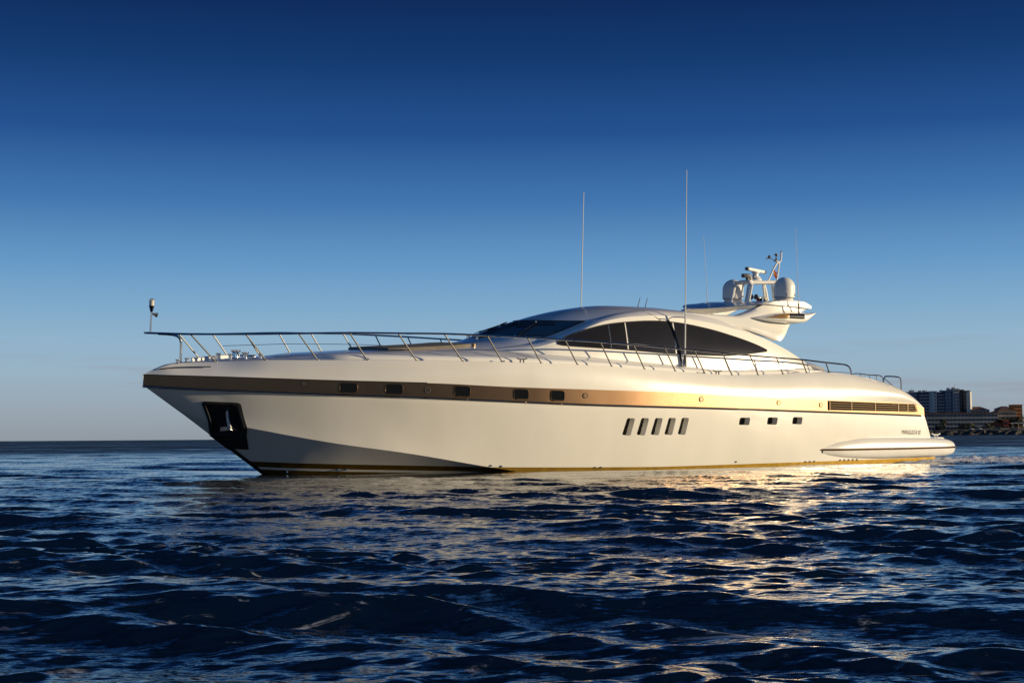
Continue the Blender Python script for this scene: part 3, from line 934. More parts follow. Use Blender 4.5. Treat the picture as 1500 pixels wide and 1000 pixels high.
# horns and small lamps under the mast
bm = bmesh.new()
for y in (-.1, .12):
    lathe(bm, BV((20.95, y, 5.36)), [(.035, 0), (.03, .08), (.022, .16), (.025, .28), (.05, .36), (.09, .40)], 14, Vector((-1, 0, .08)).normalized())
split('air_horn', bm, M_STEEL, yacht)
bm = bmesh.new()
for y in (-.1, .12):
    lathe(bm, BV((20.56, y, 5.39)), [(.085, 0), (.09, .02), (.07, .03)], 14, Vector((-1, 0, .08)).normalized())
    box(bm, BV((20.95, y, 5.33)), (.08, .08, .12), bevel=.01)
split('horn_mouth', bm, M_BLACK, yacht)
for s, y, m in ((20.28, .5, M_REDL), (20.40, .5, M_BLACK), (21.05, .5, M_BLACK), (21.16, .5, M_BLACK)):
    bm = bmesh.new(); lathe(bm, BV((s, y, 5.22)), [(.05, 0), (.05, .08), (.03, .11)], 10); link('deck_lamp', bm, m, yacht)

# whip antennas
def antenna(p0, p1, r0, r1, foot=None):
    p0, p1 = BV(p0), BV(p1)
    bm = bmesh.new()
    tube(bm, [p0, p0.lerp(p1, .3), p0.lerp(p1, .301), p0.lerp(p1, .7), p1], [r0, r0*.9, r0*.62, r0*.55, r1], 6)
    o = link('whip_antenna', bm, M_DOME, yacht)
    bm = bmesh.new()
    tube(bm, [p0-Vector((0, 0, .03)), p0+(p1-p0).normalized()*.3], [r0*1.9, r0*1.5], 8)
    link('antenna_foot', bm, M_GREY, o)
for sg in (1, -1):
    antenna((15.44, sg*2.56, 3.12), (15.40, sg*2.50, 8.85 if sg > 0 else 8.6), .028, .011)
    antenna((20.50, sg*2.12, 4.84), (20.24, sg*2.15, 7.5), .014, .005)
    bm = bmesh.new()
    tube(bm, smooth_path([BV((15.05, sg*2.26, 4.46)), BV((14.98, sg*2.40, 4.50)), BV((15.08, sg*2.5, 4.52)), BV((15.44, sg*2.53, 4.52))], 4), .014, 6)
    tube(bm, [BV((15.38, sg*2.55, 3.14)), BV((15.38, sg*2.5, 3.5)), BV((15.44, sg*2.55, 3.5))], .018, 6)
    box(bm, BV((15.40, sg*2.56, 3.13)), (.16, .08, .06), bevel=.01)
    link('antenna_bracket', bm, M_STEEL, yacht)
for s in (15.69, 15.98):
    bm = bmesh.new(); tube(bm, [BV((s, 0, 4.84)), BV((s+.10, 0, 5.18))], [.016, .008], 6); link('stub_antenna', bm, M_GREY, yacht)

# ------------------------------------------------------------------ railings
RT = [(1.05, .38, 3.64), (2.24, 1.05, 3.67), (3.43, 1.61, 3.72), (4.62, 2.09, 3.77), (5.81, 2.49, 3.79), (7.0, 2.8, 3.81), (8.19, 3.02, 3.8), (9.38, 3.16, 3.78), (10.57, 3.23, 3.75), (11.76, 3.25, 3.72), (12.95, 3.23, 3.67), (14.14, 3.16, 3.62), (15.33, 3.08, 3.57), (16.52, 2.99, 3.51), (17.71, 2.89, 3.46), (18.9, 2.8, 3.41), (20.09, 2.69, 3.37), (21.27, 2.57, 3.3)]
RB = [1.73, 2.78, 3.95, 5.12, 6.34, 7.56, 8.65, 9.81, 10.97, 12.13, 13.32, 14.51, 15.7, 16.85, 18.0, 19.12, 20.24, 21.35]
for sg in (1, -1):
    top = [(.02, .04, 3.64), (.5, .14, 3.64)]+RT+[(22.0, 2.53, 3.26), (22.3, 2.52, 3.22), (22.44, 2.52, 3.10), (22.50, 2.52, 2.9)]
    bm = bmesh.new()
    tube(bm, smooth_path([BV((s, sg*y, z)) for s, y, z in top], 5), .026, 8)
    rail = link('railing', bm, M_STEEL, yacht)
    for (s, y, z), sb in zip(RT, RB):
        bm = bmesh.new()
        yb = float(yD(sb))-.04; zb = float(zD(sb))-.02
        tube(bm, [BV((sb, sg*yb, zb)), BV((s, sg*y, z))], .019, 8)
        lathe(bm, BV((sb, sg*yb, zb+.01)), [(.045, 0), (.04, .025), (.022, .03)], 10)
        link('stanchion', bm, M_POST, rail)
    bm = bmesh.new()
    if sg < 0:
        tube(bm, smooth_path([BV((s+.3, sg*(y+.01), z-.3)) for s, y, z in RT[1:9]], 4), .008, 5)
    tube(bm, smooth_path([BV((s+.05, sg*(y+.06), z-.28)) for s, y, z in RT[14:]]+[BV((22.4, sg*2.52, 2.99))], 4), .010, 5)
    link('rail_wire', bm, M_STEEL, rail)
bm = bmesh.new()
tube(bm, smooth_path([BV((.35, 0, 3.63)), BV((.75, 0, 3.61)), BV((.93, 0, 3.52)), BV((.96, 0, 3.3)), BV((.95, 0, 2.86))], 5), .032, 10)
lathe(bm, BV((.95, 0, 2.85)), [(.09, 0), (.08, .06), (.04, .1)], 12)
tube(bm, [BV((.03, -.05, 3.64)), BV((.03, .05, 3.64))], .028, 8)
link('pulpit_leg', bm, M_STEEL, yacht)
# bow staff with all-round light
bm = bmesh.new()
tube(bm, [BV((.15, 0, 3.64)), BV((.17, 0, 4.18))], .026, 8)
lathe(bm, BV((.17, 0, 4.16)), [(.028, 0), (.06, .12), (.072, .16)], 14)
bs = link('bow_staff', bm, M_STEEL, yacht)
bm = bmesh.new(); lathe(bm, BV((.17, 0, 4.32)), [(.062, 0), (.062, .13)], 14)
link('staff_lens', bm, mat('clear_lens', (.55, .52, .48), .15), bs)
bm = bmesh.new(); lathe(bm, BV((.17, 0, 4.45)), [(.074, 0), (.074, .03), (.03, .045)], 14)
link('staff_cap', bm, M_STEEL, bs)
bm = bmesh.new(); lathe(bm, BV((.20, 0, 4.12)), [(.03, 0), (.035, .06), (.055, .1), (.06, .12)], 12, Vector((1, 0, -.25)).normalized())
link('staff_horn', bm, M_GREY, bs)
# stern rails on the quarters
for sg in (1, -1):
    y = sg*2.56
    bm = bmesh.new()
    tube(bm, smooth_path([BV((22.5, y, 2.95)), BV((22.75, y, 2.97)), BV((23.3, y, 2.93)), BV((23.85, y, 2.90)), BV((23.95, y, 2.62))], 4), .018, 8)
    for s, z in ((23.28, 2.93), (23.6, 2.915), (22.85, 2.96)): tube(bm, [BV((s, y, z)), BV((s+.03, y, float(zD(s))-.03))], .014, 6)
    tube(bm, smooth_path([BV((23.95, y, 2.62)), BV((24.0, y, 2.86)), BV((24.15, y, 2.90)), BV((24.6, y, 2.885)), BV((24.75, y, 2.84)), BV((24.79, y, 2.70)), BV((24.80, y, 2.42))], 5), .024, 8)
    tube(bm, [BV((23.97, y, 2.84)), BV((24.5, y, 2.54))], .014, 6)
    link('stern_rail', bm, M_STEEL, yacht)

#WATER_SHORE
# ------------------------------------------------------------------ sea
def in_port(X, Y):
    d0, d1 = X+9.2327, Y-36.5603
    return d0*AX_S[0]+d1*AX_S[1], d0*AX_P[0]+d1*AX_P[1]
def sea():
    NA, NR = 1000, 900
    az = np.radians(np.linspace(-62, 62, NA+1))
    # finer azimuth steps ahead than to the sides
    az = np.sign(az)*(np.abs(az)/np.radians(62))**1.5*np.radians(62)
    t = np.linspace(0, 1, NR+1)
    dep = 1/ (1/1.3 + (1/9000.-1/1.3)*t)          # evenly spaced depression
    geo = 1.3*(9000/1.3)**t
    k = np.clip((t-.25)/.5, 0, 1)
    r = np.exp(np.interp(t, [0, .05, .50, .74, .88, 1], np.log([2.6, 4.4, 34, 130, 400, 9000])))
    A, Rr = np.meshgrid(az, r)
    X, Y = Rr*np.sin(A), Rr*np.cos(A)
    dr = np.gradient(r)[:, None]+0*A
    S, P = in_port(X, Y)
    # lee of the hull: wind ripples die down right beside the port side
    d = np.maximum(np.abs(P)-2.9, 0)
    along = np.clip((S-1)/3, 0, 1)*np.clip((19-S)/6, 0, 1)
    lee = 1-.72*np.exp(-(d/4.2)**2)*along
    hug = 1-.78*np.exp(-(d/1.6)**2)*np.clip((S-2)/2, 0, 1)*np.clip((27-S)/3, 0, 1)
    Z = np.zeros_like(X); DX = np.zeros_like(X); DY = np.zeros_like(X)
    g = np.random.default_rng(5)
    N = 150
    lam = np.exp(np.linspace(np.log(9.5), np.log(.16), N))
    def patch_mod(seed):
        q_ = np.random.default_rng(seed); m_ = 0
        for _ in range(5):
            k_ = 2*np.pi/q_.uniform(3.5, 13); t_ = q_.uniform(0, 2*np.pi)
            m_ = m_+np.sin(k_*(X*np.cos(t_)+1.5*Y*np.sin(t_))+q_.uniform(0, 6.28))
        return np.clip(1+.34*m_, .45, 1.6)
    mod_a, mod_b = patch_mod(21), patch_mod(33)
    for i, L in enumerate(lam):
        k = 2*np.pi/L
        spread = .38 + .22*(L < 1.0)
        th = R(262) + g.normal(0, spread)
        st = WAVE_ST*(1.0 if L > 3 else 1.0)*np.interp(np.log(L), np.log([.16, .4, 1.0, 2.5, 6, 9.5]), [1.5, 1.45, 1.0, .72, .30, .12])*g.uniform(.6, 1.4)
        a = st/k
        ph = g.uniform(0, 2*np.pi)
        kx, ky = k*np.cos(th), k*np.sin(th)
        res = np.clip((L/dr-2.2)/2.5, 0, 1)
        amp = a*res*(lee if L < 3.5 else (lee*.5+.5))*hug
        if L < 1.3: amp = amp*(mod_a if L < .45 else mod_b)
        q = kx*X+ky*Y+ph
        s, c = np.sin(q), np.cos(q)
        Z += amp*c
        ch = 1.05
        DX -= ch*amp*np.cos(th)*s; DY -= ch*amp*np.sin(th)*s
    # patchy wind: gusts make some areas rougher
    X2, Y2 = X+DX, Y+DY
    # stern wash
    wk = np.exp(-((P-1.5)/4.5)**2)*np.clip((S-23.5)/2, 0, 1)*np.exp(-np.maximum(S-27, 0)/16)
    hill = np.zeros_like(X)
    for L, th0 in ((1.3, .4), (.9, 1.7), (.6, 2.6), (.45, 5.1), (.33, 3.7)):
        hill += L*.045*np.cos(2*np.pi/L*(X*np.cos(th0)+Y*np.sin(th0))+th0*7)
    Z += wk*hill
    me = bpy.data.meshes.new('sea')
    nv = X.size
    co = np.stack([X2, Y2, Z], -1).reshape(-1, 3).astype(np.float32)
    idx = np.arange(nv).reshape(NR+1, NA+1)
    q = np.stack([idx[:-1, :-1], idx[:-1, 1:], idx[1:, 1:], idx[1:, :-1]], -1).reshape(-1, 4)
    me.vertices.add(nv); me.vertices.foreach_set('co', co.ravel())
    nf = len(q)
    me.loops.add(nf*4); me.loops.foreach_set('vertex_index', q.ravel().astype(np.int32))
    me.polygons.add(nf); me.polygons.foreach_set('loop_start', np.arange(0, nf*4, 4, dtype=np.int32))
    me.update(calc_edges=True)
    if me.polygons[0].normal.z < 0: me.flip_normals()
    me.shade_smooth()
    # foam coverage: wash behind the stern, thin line along the hull, few small crests off the bow
    side = np.exp(-np.abs(P-3.05)/.35)*np.clip((S-17)/6, 0, 1)*(S < 26)
    side2 = np.exp(-np.maximum(P-3.1, 0)/.9)*np.clip((S-20)/5, 0, 1)*np.clip((29-S)/2, 0, 1)*(P > 2.2)
    tail = np.exp(-((P-1.8)/3.6)**2)*np.clip((S-25.5)/1.2, 0, 1)*np.exp(-np.maximum(S-27, 0)/14)
    foam = np.clip(.62*side+.75*side2+1.0*tail, 0, 1)
    at = me.attributes.new('foam', 'FLOAT', 'POINT'); at.data.foreach_set('value', foam.ravel().astype(np.float32))
    far = 1-np.clip((2.0/dr-1.6)/3.0, 0, 1)
    at = me.attributes.new('coarse', 'FLOAT', 'POINT'); at.data.foreach_set('value', far.ravel().astype(np.float32))
    at = me.attributes.new('calm', 'FLOAT', 'POINT'); at.data.foreach_set('value', lee.ravel().astype(np.float32))
    o = bpy.data.objects.new('sea_water', me); COL.objects.link(o)
    o['kind'] = 'structure'; o['label'] = 'dark blue choppy sea with golden reflections of the hull'; o['category'] = 'water'
    m = bpy.data.materials.new('sea_water'); m.use_nodes = True
    nt = m.node_tree; L = nt.links; b = nt.nodes['Principled BSDF']
    b.inputs['Base Color'].default_value = (.0010, .0038, .0058, 1)
    b.inputs['Roughness'].default_value = .05; b.inputs['IOR'].default_value = 1.333
    tcn = nt.nodes.new('ShaderNodeTexCoord')
    mp = nt.nodes.new('ShaderNodeMapping'); mp.inputs['Scale'].default_value = (.8, 2.0, 1.0); mp.inputs['Rotation'].default_value = (0, 0, R(12))
    L.new(tcn.outputs['Object'], mp.inputs[0])
    n1 = nt.nodes.new('ShaderNodeTexNoise'); n1.inputs['Scale'].default_value = 11; n1.inputs['Detail'].default_value = 6; n1.inputs['Roughness'].default_value = .62; n1.inputs['Distortion'].default_value = .1
    L.new(mp.outputs[0], n1.inputs['Vector'])
    ca = nt.nodes.new('ShaderNodeAttribute'); ca.attribute_name = 'calm'
    gust = nt.nodes.new('ShaderNodeTexNoise'); gust.inputs['Scale'].default_value = .35; gust.inputs['Detail'].default_value = 3
    L.new(mp.outputs[0], gust.inputs['Vector'])
    gm = nt.nodes.new('ShaderNodeMapRange'); gm.inputs[1].default_value = .35; gm.inputs[2].default_value = .65; gm.inputs[3].default_value = .6; gm.inputs[4].default_value = 1.0
    L.new(gust.outputs[0], gm.inputs[0])
    mm = nt.nodes.new('ShaderNodeMath'); mm.operation = 'MULTIPLY'; L.new(gm.outputs[0], mm.inputs[0]); L.new(ca.outputs['Fac'], mm.inputs[1])
    # fine wind ripples tilt the surface
    def tilt(node, amp):
        sb = nt.nodes.new('ShaderNodeVectorMath'); sb.operation = 'SUBTRACT'; sb.inputs[1].default_value = (.5, .5, .5); L.new(node.outputs['Color'], sb.inputs[0])
        ml = nt.nodes.new('ShaderNodeVectorMath'); ml.operation = 'MULTIPLY'; ml.inputs[1].default_value = amp; L.new(sb.outputs[0], ml.inputs[0])
        return ml
    geo = nt.nodes.new('ShaderNodeNewGeometry')
    t1 = tilt(n1, (.62, .85, 0))
    s1 = nt.nodes.new('ShaderNodeVectorMath'); s1.operation = 'SCALE'; L.new(t1.outputs[0], s1.inputs[0]); L.new(mm.outputs[0], s1.inputs['Scale'])
    bp = nt.nodes.new('ShaderNodeVectorMath'); bp.operation = 'ADD'; L.new(geo.outputs['Normal'], bp.inputs[0]); L.new(s1.outputs[0], bp.inputs[1])
    # waves too small for the distant part of the mesh
    fr = nt.nodes.new('ShaderNodeAttribute'); fr.attribute_name = 'coarse'
    n3 = nt.nodes.new('ShaderNodeTexNoise'); n3.inputs['Scale'].default_value = .7; n3.inputs['Detail'].default_value = 4; n3.inputs['Roughness'].default_value = .55
    L.new(mp.outputs[0], n3.inputs['Vector'])
    ml = tilt(n3, (.9, 1.3, 0))
    rr_ = nt.nodes.new('ShaderNodeMapRange'); rr_.inputs[3].default_value = .05; rr_.inputs[4].default_value = .55
    pn = nt.nodes.new('ShaderNodeTexNoise'); pn.inputs['Scale'].default_value = .03; pn.inputs['Detail'].default_value = 6; pn.inputs['Roughness'].default_value = .65
    L.new(mp.outputs[0], pn.inputs['Vector'])
    pr_ = nt.nodes.new('ShaderNodeMapRange'); pr_.inputs[1].default_value = .35; pr_.inputs[2].default_value = .65; pr_.inputs[3].default_value = .3; pr_.inputs[4].default_value = 1.3
    L.new(pn.outputs[0], pr_.inputs[0])
    pm_ = nt.nodes.new('ShaderNodeMath'); pm_.operation = 'MULTIPLY'; L.new(pr_.outputs[0], pm_.inputs[0]); L.new(fr.outputs['Fac'], pm_.inputs[1])
    L.new(pm_.outputs[0], rr_.inputs[0]); L.new(rr_.outputs[0], b.inputs['Roughness'])
    scf = nt.nodes.new('ShaderNodeVectorMath'); scf.operation = 'SCALE'; L.new(ml.outputs[0], scf.inputs[0]); L.new(fr.outputs['Fac'], scf.inputs['Scale'])
    av = nt.nodes.new('ShaderNodeVectorMath'); av.operation = 'ADD'; L.new(bp.outputs[0], av.inputs[0]); L.new(scf.outputs[0], av.inputs[1])
    nv_ = nt.nodes.new('ShaderNodeVectorMath'); nv_.operation = 'NORMALIZE'; L.new(av.outputs[0], nv_.inputs[0])
    L.new(nv_.outputs[0], b.inputs['Normal'])
    # foam
    fa = nt.nodes.new('ShaderNodeAttribute'); fa.attribute_name = 'foam'
    n2 = nt.nodes.new('ShaderNodeTexNoise'); n2.inputs['Scale'].default_value = 3.2; n2.inputs['Detail'].default_value = 9; n2.inputs['Roughness'].default_value = .7; n2.inputs['Distortion'].default_value = .8
    mp2 = nt.nodes.new('ShaderNodeMapping'); mp2.inputs['Scale'].default_value = (.8, 1.2, 1); L.new(tcn.outputs['Object'], mp2.inputs[0])
    L.new(mp2.outputs[0], n2.inputs['Vector'])
    th = nt.nodes.new('ShaderNodeMath'); th.operation = 'MULTIPLY_ADD'; th.inputs[1].default_value = .52; th.inputs[2].default_value = -.585
    L.new(fa.outputs['Fac'], th.inputs[0])
    ad = nt.nodes.new('ShaderNodeMath'); ad.operation = 'ADD'; L.new(th.outputs[0], ad.inputs[0]); L.new(n2.outputs[0], ad.inputs[1])
    sm = nt.nodes.new('ShaderNodeMapRange'); sm.interpolation_type = 'SMOOTHSTEP'; sm.inputs[1].default_value = 0.0; sm.inputs[2].default_value = .16
    L.new(ad.outputs[0], sm.inputs[0])
    fd = nt.nodes.new('ShaderNodeBsdfDiffuse'); fd.inputs[0].default_value = (.80, .81, .82, 1)
    mx = nt.nodes.new('ShaderNodeMixShader'); L.new(sm.outputs[0], mx.inputs[0]); L.new(b.outputs[0], mx.inputs[1]); L.new(fd.outputs[0], mx.inputs[2])
    L.new(mx.outputs[0], nt.nodes['Material Output'].inputs['Surface'])
    me.materials.append(m)
    return o
WAVE_ST = .0195
sea()

# droplets and froth tossed up by the wash: nobody could count them
bm = bmesh.new()
g = np.random.default_rng(3)
ib = bmesh.new(); bmesh.ops.create_icosphere(ib, subdivisions=1, radius=1.0); ib.verts.index_update()
ICO_V = [v.co[:] for v in ib.verts]; ICO_F = [[v.index for v in f.verts] for f in ib.faces]; ib.free()
for i in range(3600):
    s = 25.0+g.exponential(4.5); p = g.normal(2.4, 1.7)
    if s < 27.2 and p < 3.1: p = 3.1+abs(g.normal(0, .25))
    if s > 40: continue
    c = YM @ BV((s, p, 0)); c.z = .03+abs(g.normal(0, .03))
    r = g.uniform(.006, .017)*(1+.6*(g.random() < .12))
    e = (g.uniform(.8, 2.4)*r, g.uniform(.8, 1.6)*r, g.uniform(.5, 1)*r)
    vs = [bm.verts.new((c.x+u*e[0], c.y+v*e[1], c.z+w*e[2])) for u, v, w in ICO_V]
    for a_, b_, c_ in ICO_F: bm.faces.new((vs[a_], vs[b_], vs[c_]))
fo = link('wake_foam', bm, mat('foam_white', (.85, .85, .85), .8), None)
thing(fo, 'white froth and droplets of the wash churned behind the yacht stern', 'foam', kind='stuff')

# ------------------------------------------------------------------ far shore
DIST = 1200.0
MPP = DIST/F_PX
def sx(px): return (px-750)*MPP
def sz(py): return (635.4-py)*MPP+CAM_H
M_WALLG = mat('pale_render', (.48, .48, .49), .85, noise=(.05, .12))
M_WALLS = mat('grey_render', (.31, .31, .32), .85, noise=(.06, .25))
M_WALLD = mat('blue_grey_cladding', (.34, .375, .43), .7, noise=(.08, .15))
M_WALLDD = mat('dark_cladding', (.085, .095, .125), .6, noise=(.08, .2))
M_WALLW = mat('white_render', (.75, .72, .68), .8, noise=(.1, .06))
M_WIN = mat('far_window_glass', (.015, .02, .03), .2)
M_TILE = mat('terracotta_tile', (.17, .085, .06), .85, noise=(.3, .2))
M_ORANGE = mat('orange_render', (.50, .20, .06), .85, noise=(.1, .1))
M_RED = mat('red_render', (.40, .085, .04), .85, noise=(.2, .1))
M_ROCK = mat('dark_rock', (.035, .032, .03), .9, noise=(.4, .35))
M_LEAF = mat('dark_leaves', (.030, .042, .018), .8, noise=(.5, .3))
M_PALM = mat('palm_leaves', (.075, .070, .025), .8, noise=(.5, .2))
M_BARK = mat('palm_bark', (.09, .06, .04), .9, noise=(1, .3))
M_SAND = mat('shore_wall_stone', (.30, .25, .21), .9, noise=(.1, .15))
M_CARW = mat('white_car_paint', (.7, .7, .7), .3)

# land: one low dark ground behind the sea wall
bm = bmesh.new()
rows = []
gg = np.random.default_rng(8)
xs = np.linspace(sx(1180), sx(2300), 160)
for y, z0, j in ((DIST-16, -1.5, .3), (DIST-12, 1.2, .8), (DIST-8, 2.6, .8), (DIST-4, 3.6, .5), (DIST, 4.2, .2), (DIST+60, 4.5, .2), (DIST+400, 8, .5)):
    rows.append([Vector((x, y+gg.normal(0, 1.2 if j > .4 else 0), z0+gg.normal(0, j))) for x in xs])
grid_faces(bm, rows)
shore = link('rocky_shore', bm, M_ROCK, None, smooth=False)
shore['kind'] = 'structure'; shore['label'] = 'dark rocky embankment along the far waterline'; shore['category'] = 'shore'
bm = bmesh.new()
box(bm, Vector(((sx(1440)+sx(1900))/2, DIST+3, 4.6)), (sx(1900)-sx(1440), .8, 2.2), bevel=.1)
for x in np.arange(sx(1440), sx(1900), 14): box(bm, Vector((x, DIST+2.6, 4.8)), (.8, .9, 2.6))
thing(link('sea_wall', bm, M_SAND, None, smooth=False), 'pale stone promenade wall above the dark rocks at the far right shore', 'wall')

def building(name, label, x0, x1, ytop, ybot, y, depth, wall, floors, bays, roof=None, rooftop=True, balc=0, group=None, cat='building', winw=.55, roofm=None, turn=0):
    root = bpy.data.objects.new(name, None); COL.objects.link(root)
    root.location = ((x0+x1)/2, y, ybot); root.rotation_euler = (0, 0, R(turn))
    thing(root, label, cat, group)
    W, H = x1-x0, ytop-ybot
    bm = bmesh.new()
    box(bm, Vector((0, depth/2, H/2)), (W, depth, H))
    link('wall', bm, wall, root, smooth=False)
    if rooftop:
        bm = bmesh.new(); box(bm, Vector((0, depth/2, H+.3)), (W+.8, depth+.8, .6+.5*bool(roofm)))
        link('parapet', bm, roofm or wall, root, smooth=False)
    fh = H/floors; bw = W/bays
    bm = bmesh.new(); box(bm, Vector(), (bw*winw, .16, fh*.5))
    w0 = link('window', bm, M_WIN, root, smooth=False)
    w0.location = (-W/2+.5*bw, -.02, .5*fh)
    bm = bmesh.new(); box(bm, Vector(), (.12, depth/max(1, int(depth/5))*.35, fh*.42))
    w1 = link('side_window', bm, M_WIN, root, smooth=False)
    w1.location = (W/2+.02, .5*depth/max(1, int(depth/5)), .5*fh)
    for i in range(floors):
        for j in range(bays):
            if i == 0 and j == 0: continue
            o = w0.copy(); COL.objects.link(o); o.location = (-W/2+(j+.5)*bw, -.02, (i+.5)*fh)
        if balc:
            bm = bmesh.new()
            box(bm, Vector((0, -.6, i*fh+.15)), (W*.94, 1.2, .2)); box(bm, Vector((0, -1.15, i*fh+.75)), (W*.94, .1, 1.0))
            link('balcony', bm, M_WALLG if balc == 1 else M_WALLD, root, smooth=False)
    nd = max(1, int(depth/5))
    for i in range(floors):
        for j in range(nd):
            if i == 0 and j == 0: continue
            o = w1.copy(); COL.objects.link(o); o.location = (W/2+.02, (j+.5)*depth/nd, (i+.5)*fh)
    if rooftop == 2:
        q = np.random.default_rng(int(abs(x0)*10) % 1000)
        for k in range(max(1, int(W/5))):
            bm = bmesh.new(); box(bm, Vector((q.uniform(-W/2+1, W/2-1), q.uniform(2, depth-2), H+.5+1.0)), (q.uniform(1.2, 3.5), 2.5, q.uniform(1.2, 3.2)))
            link('roof_hut', bm, M_WALLG, root, smooth=False)
        bm = bmesh.new(); tube(bm, [Vector((W*.2, depth*.4, H)), Vector((W*.2, depth*.4, H+4.5))], .12, 5)
        link('aerial', bm, M_GREY, root)
    if roof:
        bm = bmesh.new()
        o = .8; hz = min(W, depth)*.22
        v = [bm.verts.new(p) for p in ((-W/2-o, -o, H), (W/2+o, -o, H), (W/2+o, depth+o, H), (-W/2-o, depth+o, H), (-W/2+hz*1.4, depth/2, H+hz), (W/2-hz*1.4, depth/2, H+hz))]
        for f in ((0, 1, 5, 4), (1, 2, 5), (2, 3, 4, 5), (3, 0, 4), (0, 3, 2, 1)): bm.faces.new([v[i] for i in f])
        link('roof', bm, roof, root, smooth=False)
    return root

G = 'wings of the tall apartment block on the far shore'
BY = DIST+60
k = (DIST+60)/DIST
def wing(label, p0, p1, yt, yb, dy, depth, wall, floors, bays, **kw):
    yy = DIST+60+dy; f = yy/DIST
    building('apartment_wing', label, sx(p0)*f, sx(p1)*f, sz(yt)*f, 4.0, yy, depth, wall, floors, bays, group=G, **kw)
wing('dark apartment wing half hidden behind the yacht stern, leftmost of the block', 1322, 1345, 574.5, 602, 6, 16, M_WALLD, 12, 5, rooftop=2, balc=2)
wing('dark balconied apartment wing with blue bays left of the narrow white stair column', 1345, 1365.5, 575, 602, 2, 14, M_WALLDD, 12, 4, rooftop=2, balc=1)
wing('narrow white stair column with one small window per floor in the apartment block', 1365.5, 1372, 573.5, 602, -3, 14, M_WALLW, 12, 1, rooftop=1, winw=.35, turn=20)
wing('blue grey apartment wing with rows of balconies right of the white stair column', 1372, 1385, 575, 602, 2, 14, M_WALLDD, 12, 3, rooftop=2, balc=1)
wing('slim blue apartment tower wing with a flat roof beside the tallest part', 1385, 1396, 572.5, 602, -2, 14, M_WALLD, 12, 2, rooftop=2)
wing('tallest pale apartment wing with white corner and rooftop huts', 1396, 1404, 570, 602, -6, 18, M_WALLG, 12, 2, rooftop=2)
wing('black faced apartment wing with a thin white vertical strip', 1404, 1411, 571.5, 602, 0, 16, M_WALLDD, 12, 2, rooftop=1)
wing('rightmost apartment wing with dark front and bright sunlit white end wall', 1411, 1420, 573, 602, -4, 22, M_WALLDD, 12, 2, rooftop=1)
wing('bright white end wall slab closing the apartment block on the right', 1419.6, 1423, 574, 602, -9, 4, M_WALLW, 12, 1, rooftop=False, winw=.05, turn=32)

building('long_low_building', 'long low grey building with a thin red roof edge below the apartment block', sx(1330)*1.02, sx(1461)*1.02, sz(605.5)*1.02, 4.0, DIST+25, 18, M_WALLS, 4, 24, rooftop=1, roof=None, roofm=M_TILE)
building('hip_roof_house', 'house with a red hipped roof rising behind the long grey building', sx(1423)*1.04, sx(1449)*1.04, sz(601)*1.04, 4.0, DIST+50, 20, M_WALLG, 6, 6, rooftop=False, roof=M_TILE)
building('pale_building', 'pale building with brown roofs between the long grey building and the orange tower', sx(1461)*1.03, sx(1487)*1.03, sz(604)*1.03, 4.0, DIST+36, 20, mat('beige_render', (.42, .36, .29), .85, noise=(.1, .1)), 5, 7, rooftop=1, roof=M_TILE)
building('orange_tower', 'small orange tower block above dark trees at the far right edge', sx(1484.5)*1.04, sx(1496)*1.04, sz(594)*1.04, 4.0, DIST+48, 14, M_ORANGE, 7, 3, rooftop=1)
building('brown_roof_house', 'low house with a brown tiled roof just left of the orange tower', sx(1466)*1.05, sx(1484)*1.05, sz(599)*1.05, 4.0, DIST+62, 18, M_WALLG, 6, 4, rooftop=False, roof=M_TILE)
building('red_pavilion', 'small red pavilion with a taller block on the shore below the trees', sx(1459), sx(1481), sz(620.5), 4.5, DIST+10, 8, M_RED, 1, 7, rooftop=1)
building('red_kiosk', 'bright red cube kiosk with one pale window on the promenade', sx(1472), sx(1480), sz(616), 4.5, DIST+8, 6, M_RED, 2, 2, rooftop=1)

def crown(name, label, x, y, z0, w, h, n, m, cat, group=None, stem=True):
    root = bpy.data.objects.new(name, None); COL.objects.link(root); root.location = (x, y, z0)
    thing(root, label, cat, group)
    q = np.random.default_rng(int(abs(x)*7+w*13) % 9999)
    bm = bmesh.new()
    for i in range(n):
        d = q.normal(0, 1, 3); d /= np.linalg.norm(d); rr = q.uniform(.35, 1)**.6
        c = Vector((d[0]*rr*w/2*(1+.25*math.sin(i)), d[1]*rr*w/2, h*.55+d[2]*rr*h*.45))
        s = q.uniform(.35, .9)
        u = Vector(q.normal(0, 1, 3)).normalized(); v = u.orthogonal().normalized()
        bm.faces.new([bm.verts.new(c+u*s), bm.verts.new(c+v*s*.6), bm.verts.new(c-u*s), bm.verts.new(c-v*s*.6)])
    link('foliage', bm, m, root, smooth=False, recalc=False)
    if stem:
        bm = bmesh.new()
        tube(bm, [Vector((0, 0, -.5)), Vector((.1, 0, h*.4)), Vector((0, .2, h*.8))], [.4, .3, .1], 7)
        for a in range(4): tube(bm, [Vector((0, 0, h*.3)), Vector((math.cos(a*1.6)*w*.3, math.sin(a*1.6)*w*.3, h*.65))], [.2, .06], 5)
        link('trunk', bm, M_BARK, root)
    return root
G = 'dark trees in front of the buildings on the far shore'
for px, w, h, lab in ((1462, 8, 8.5, 'dark round tree at the left end of the tree row below the pale building'),
                      (1469, 10, 10, 'broad dark tree behind the red pavilion'),
                      (1477, 9, 9, 'dark tree right above the red kiosk'),
                      (1486, 10, 11, 'tall dark tree in front of the orange tower'),
                      (1495, 11, 12, 'large dark tree at the right edge of the photo by the orange tower')):
    crown('dark_tree', lab, sx(px)*1.012, DIST+15, 4.5, w*1.0, h, 520, M_LEAF, 'tree', G)
G = 'low bushes along the far shore'
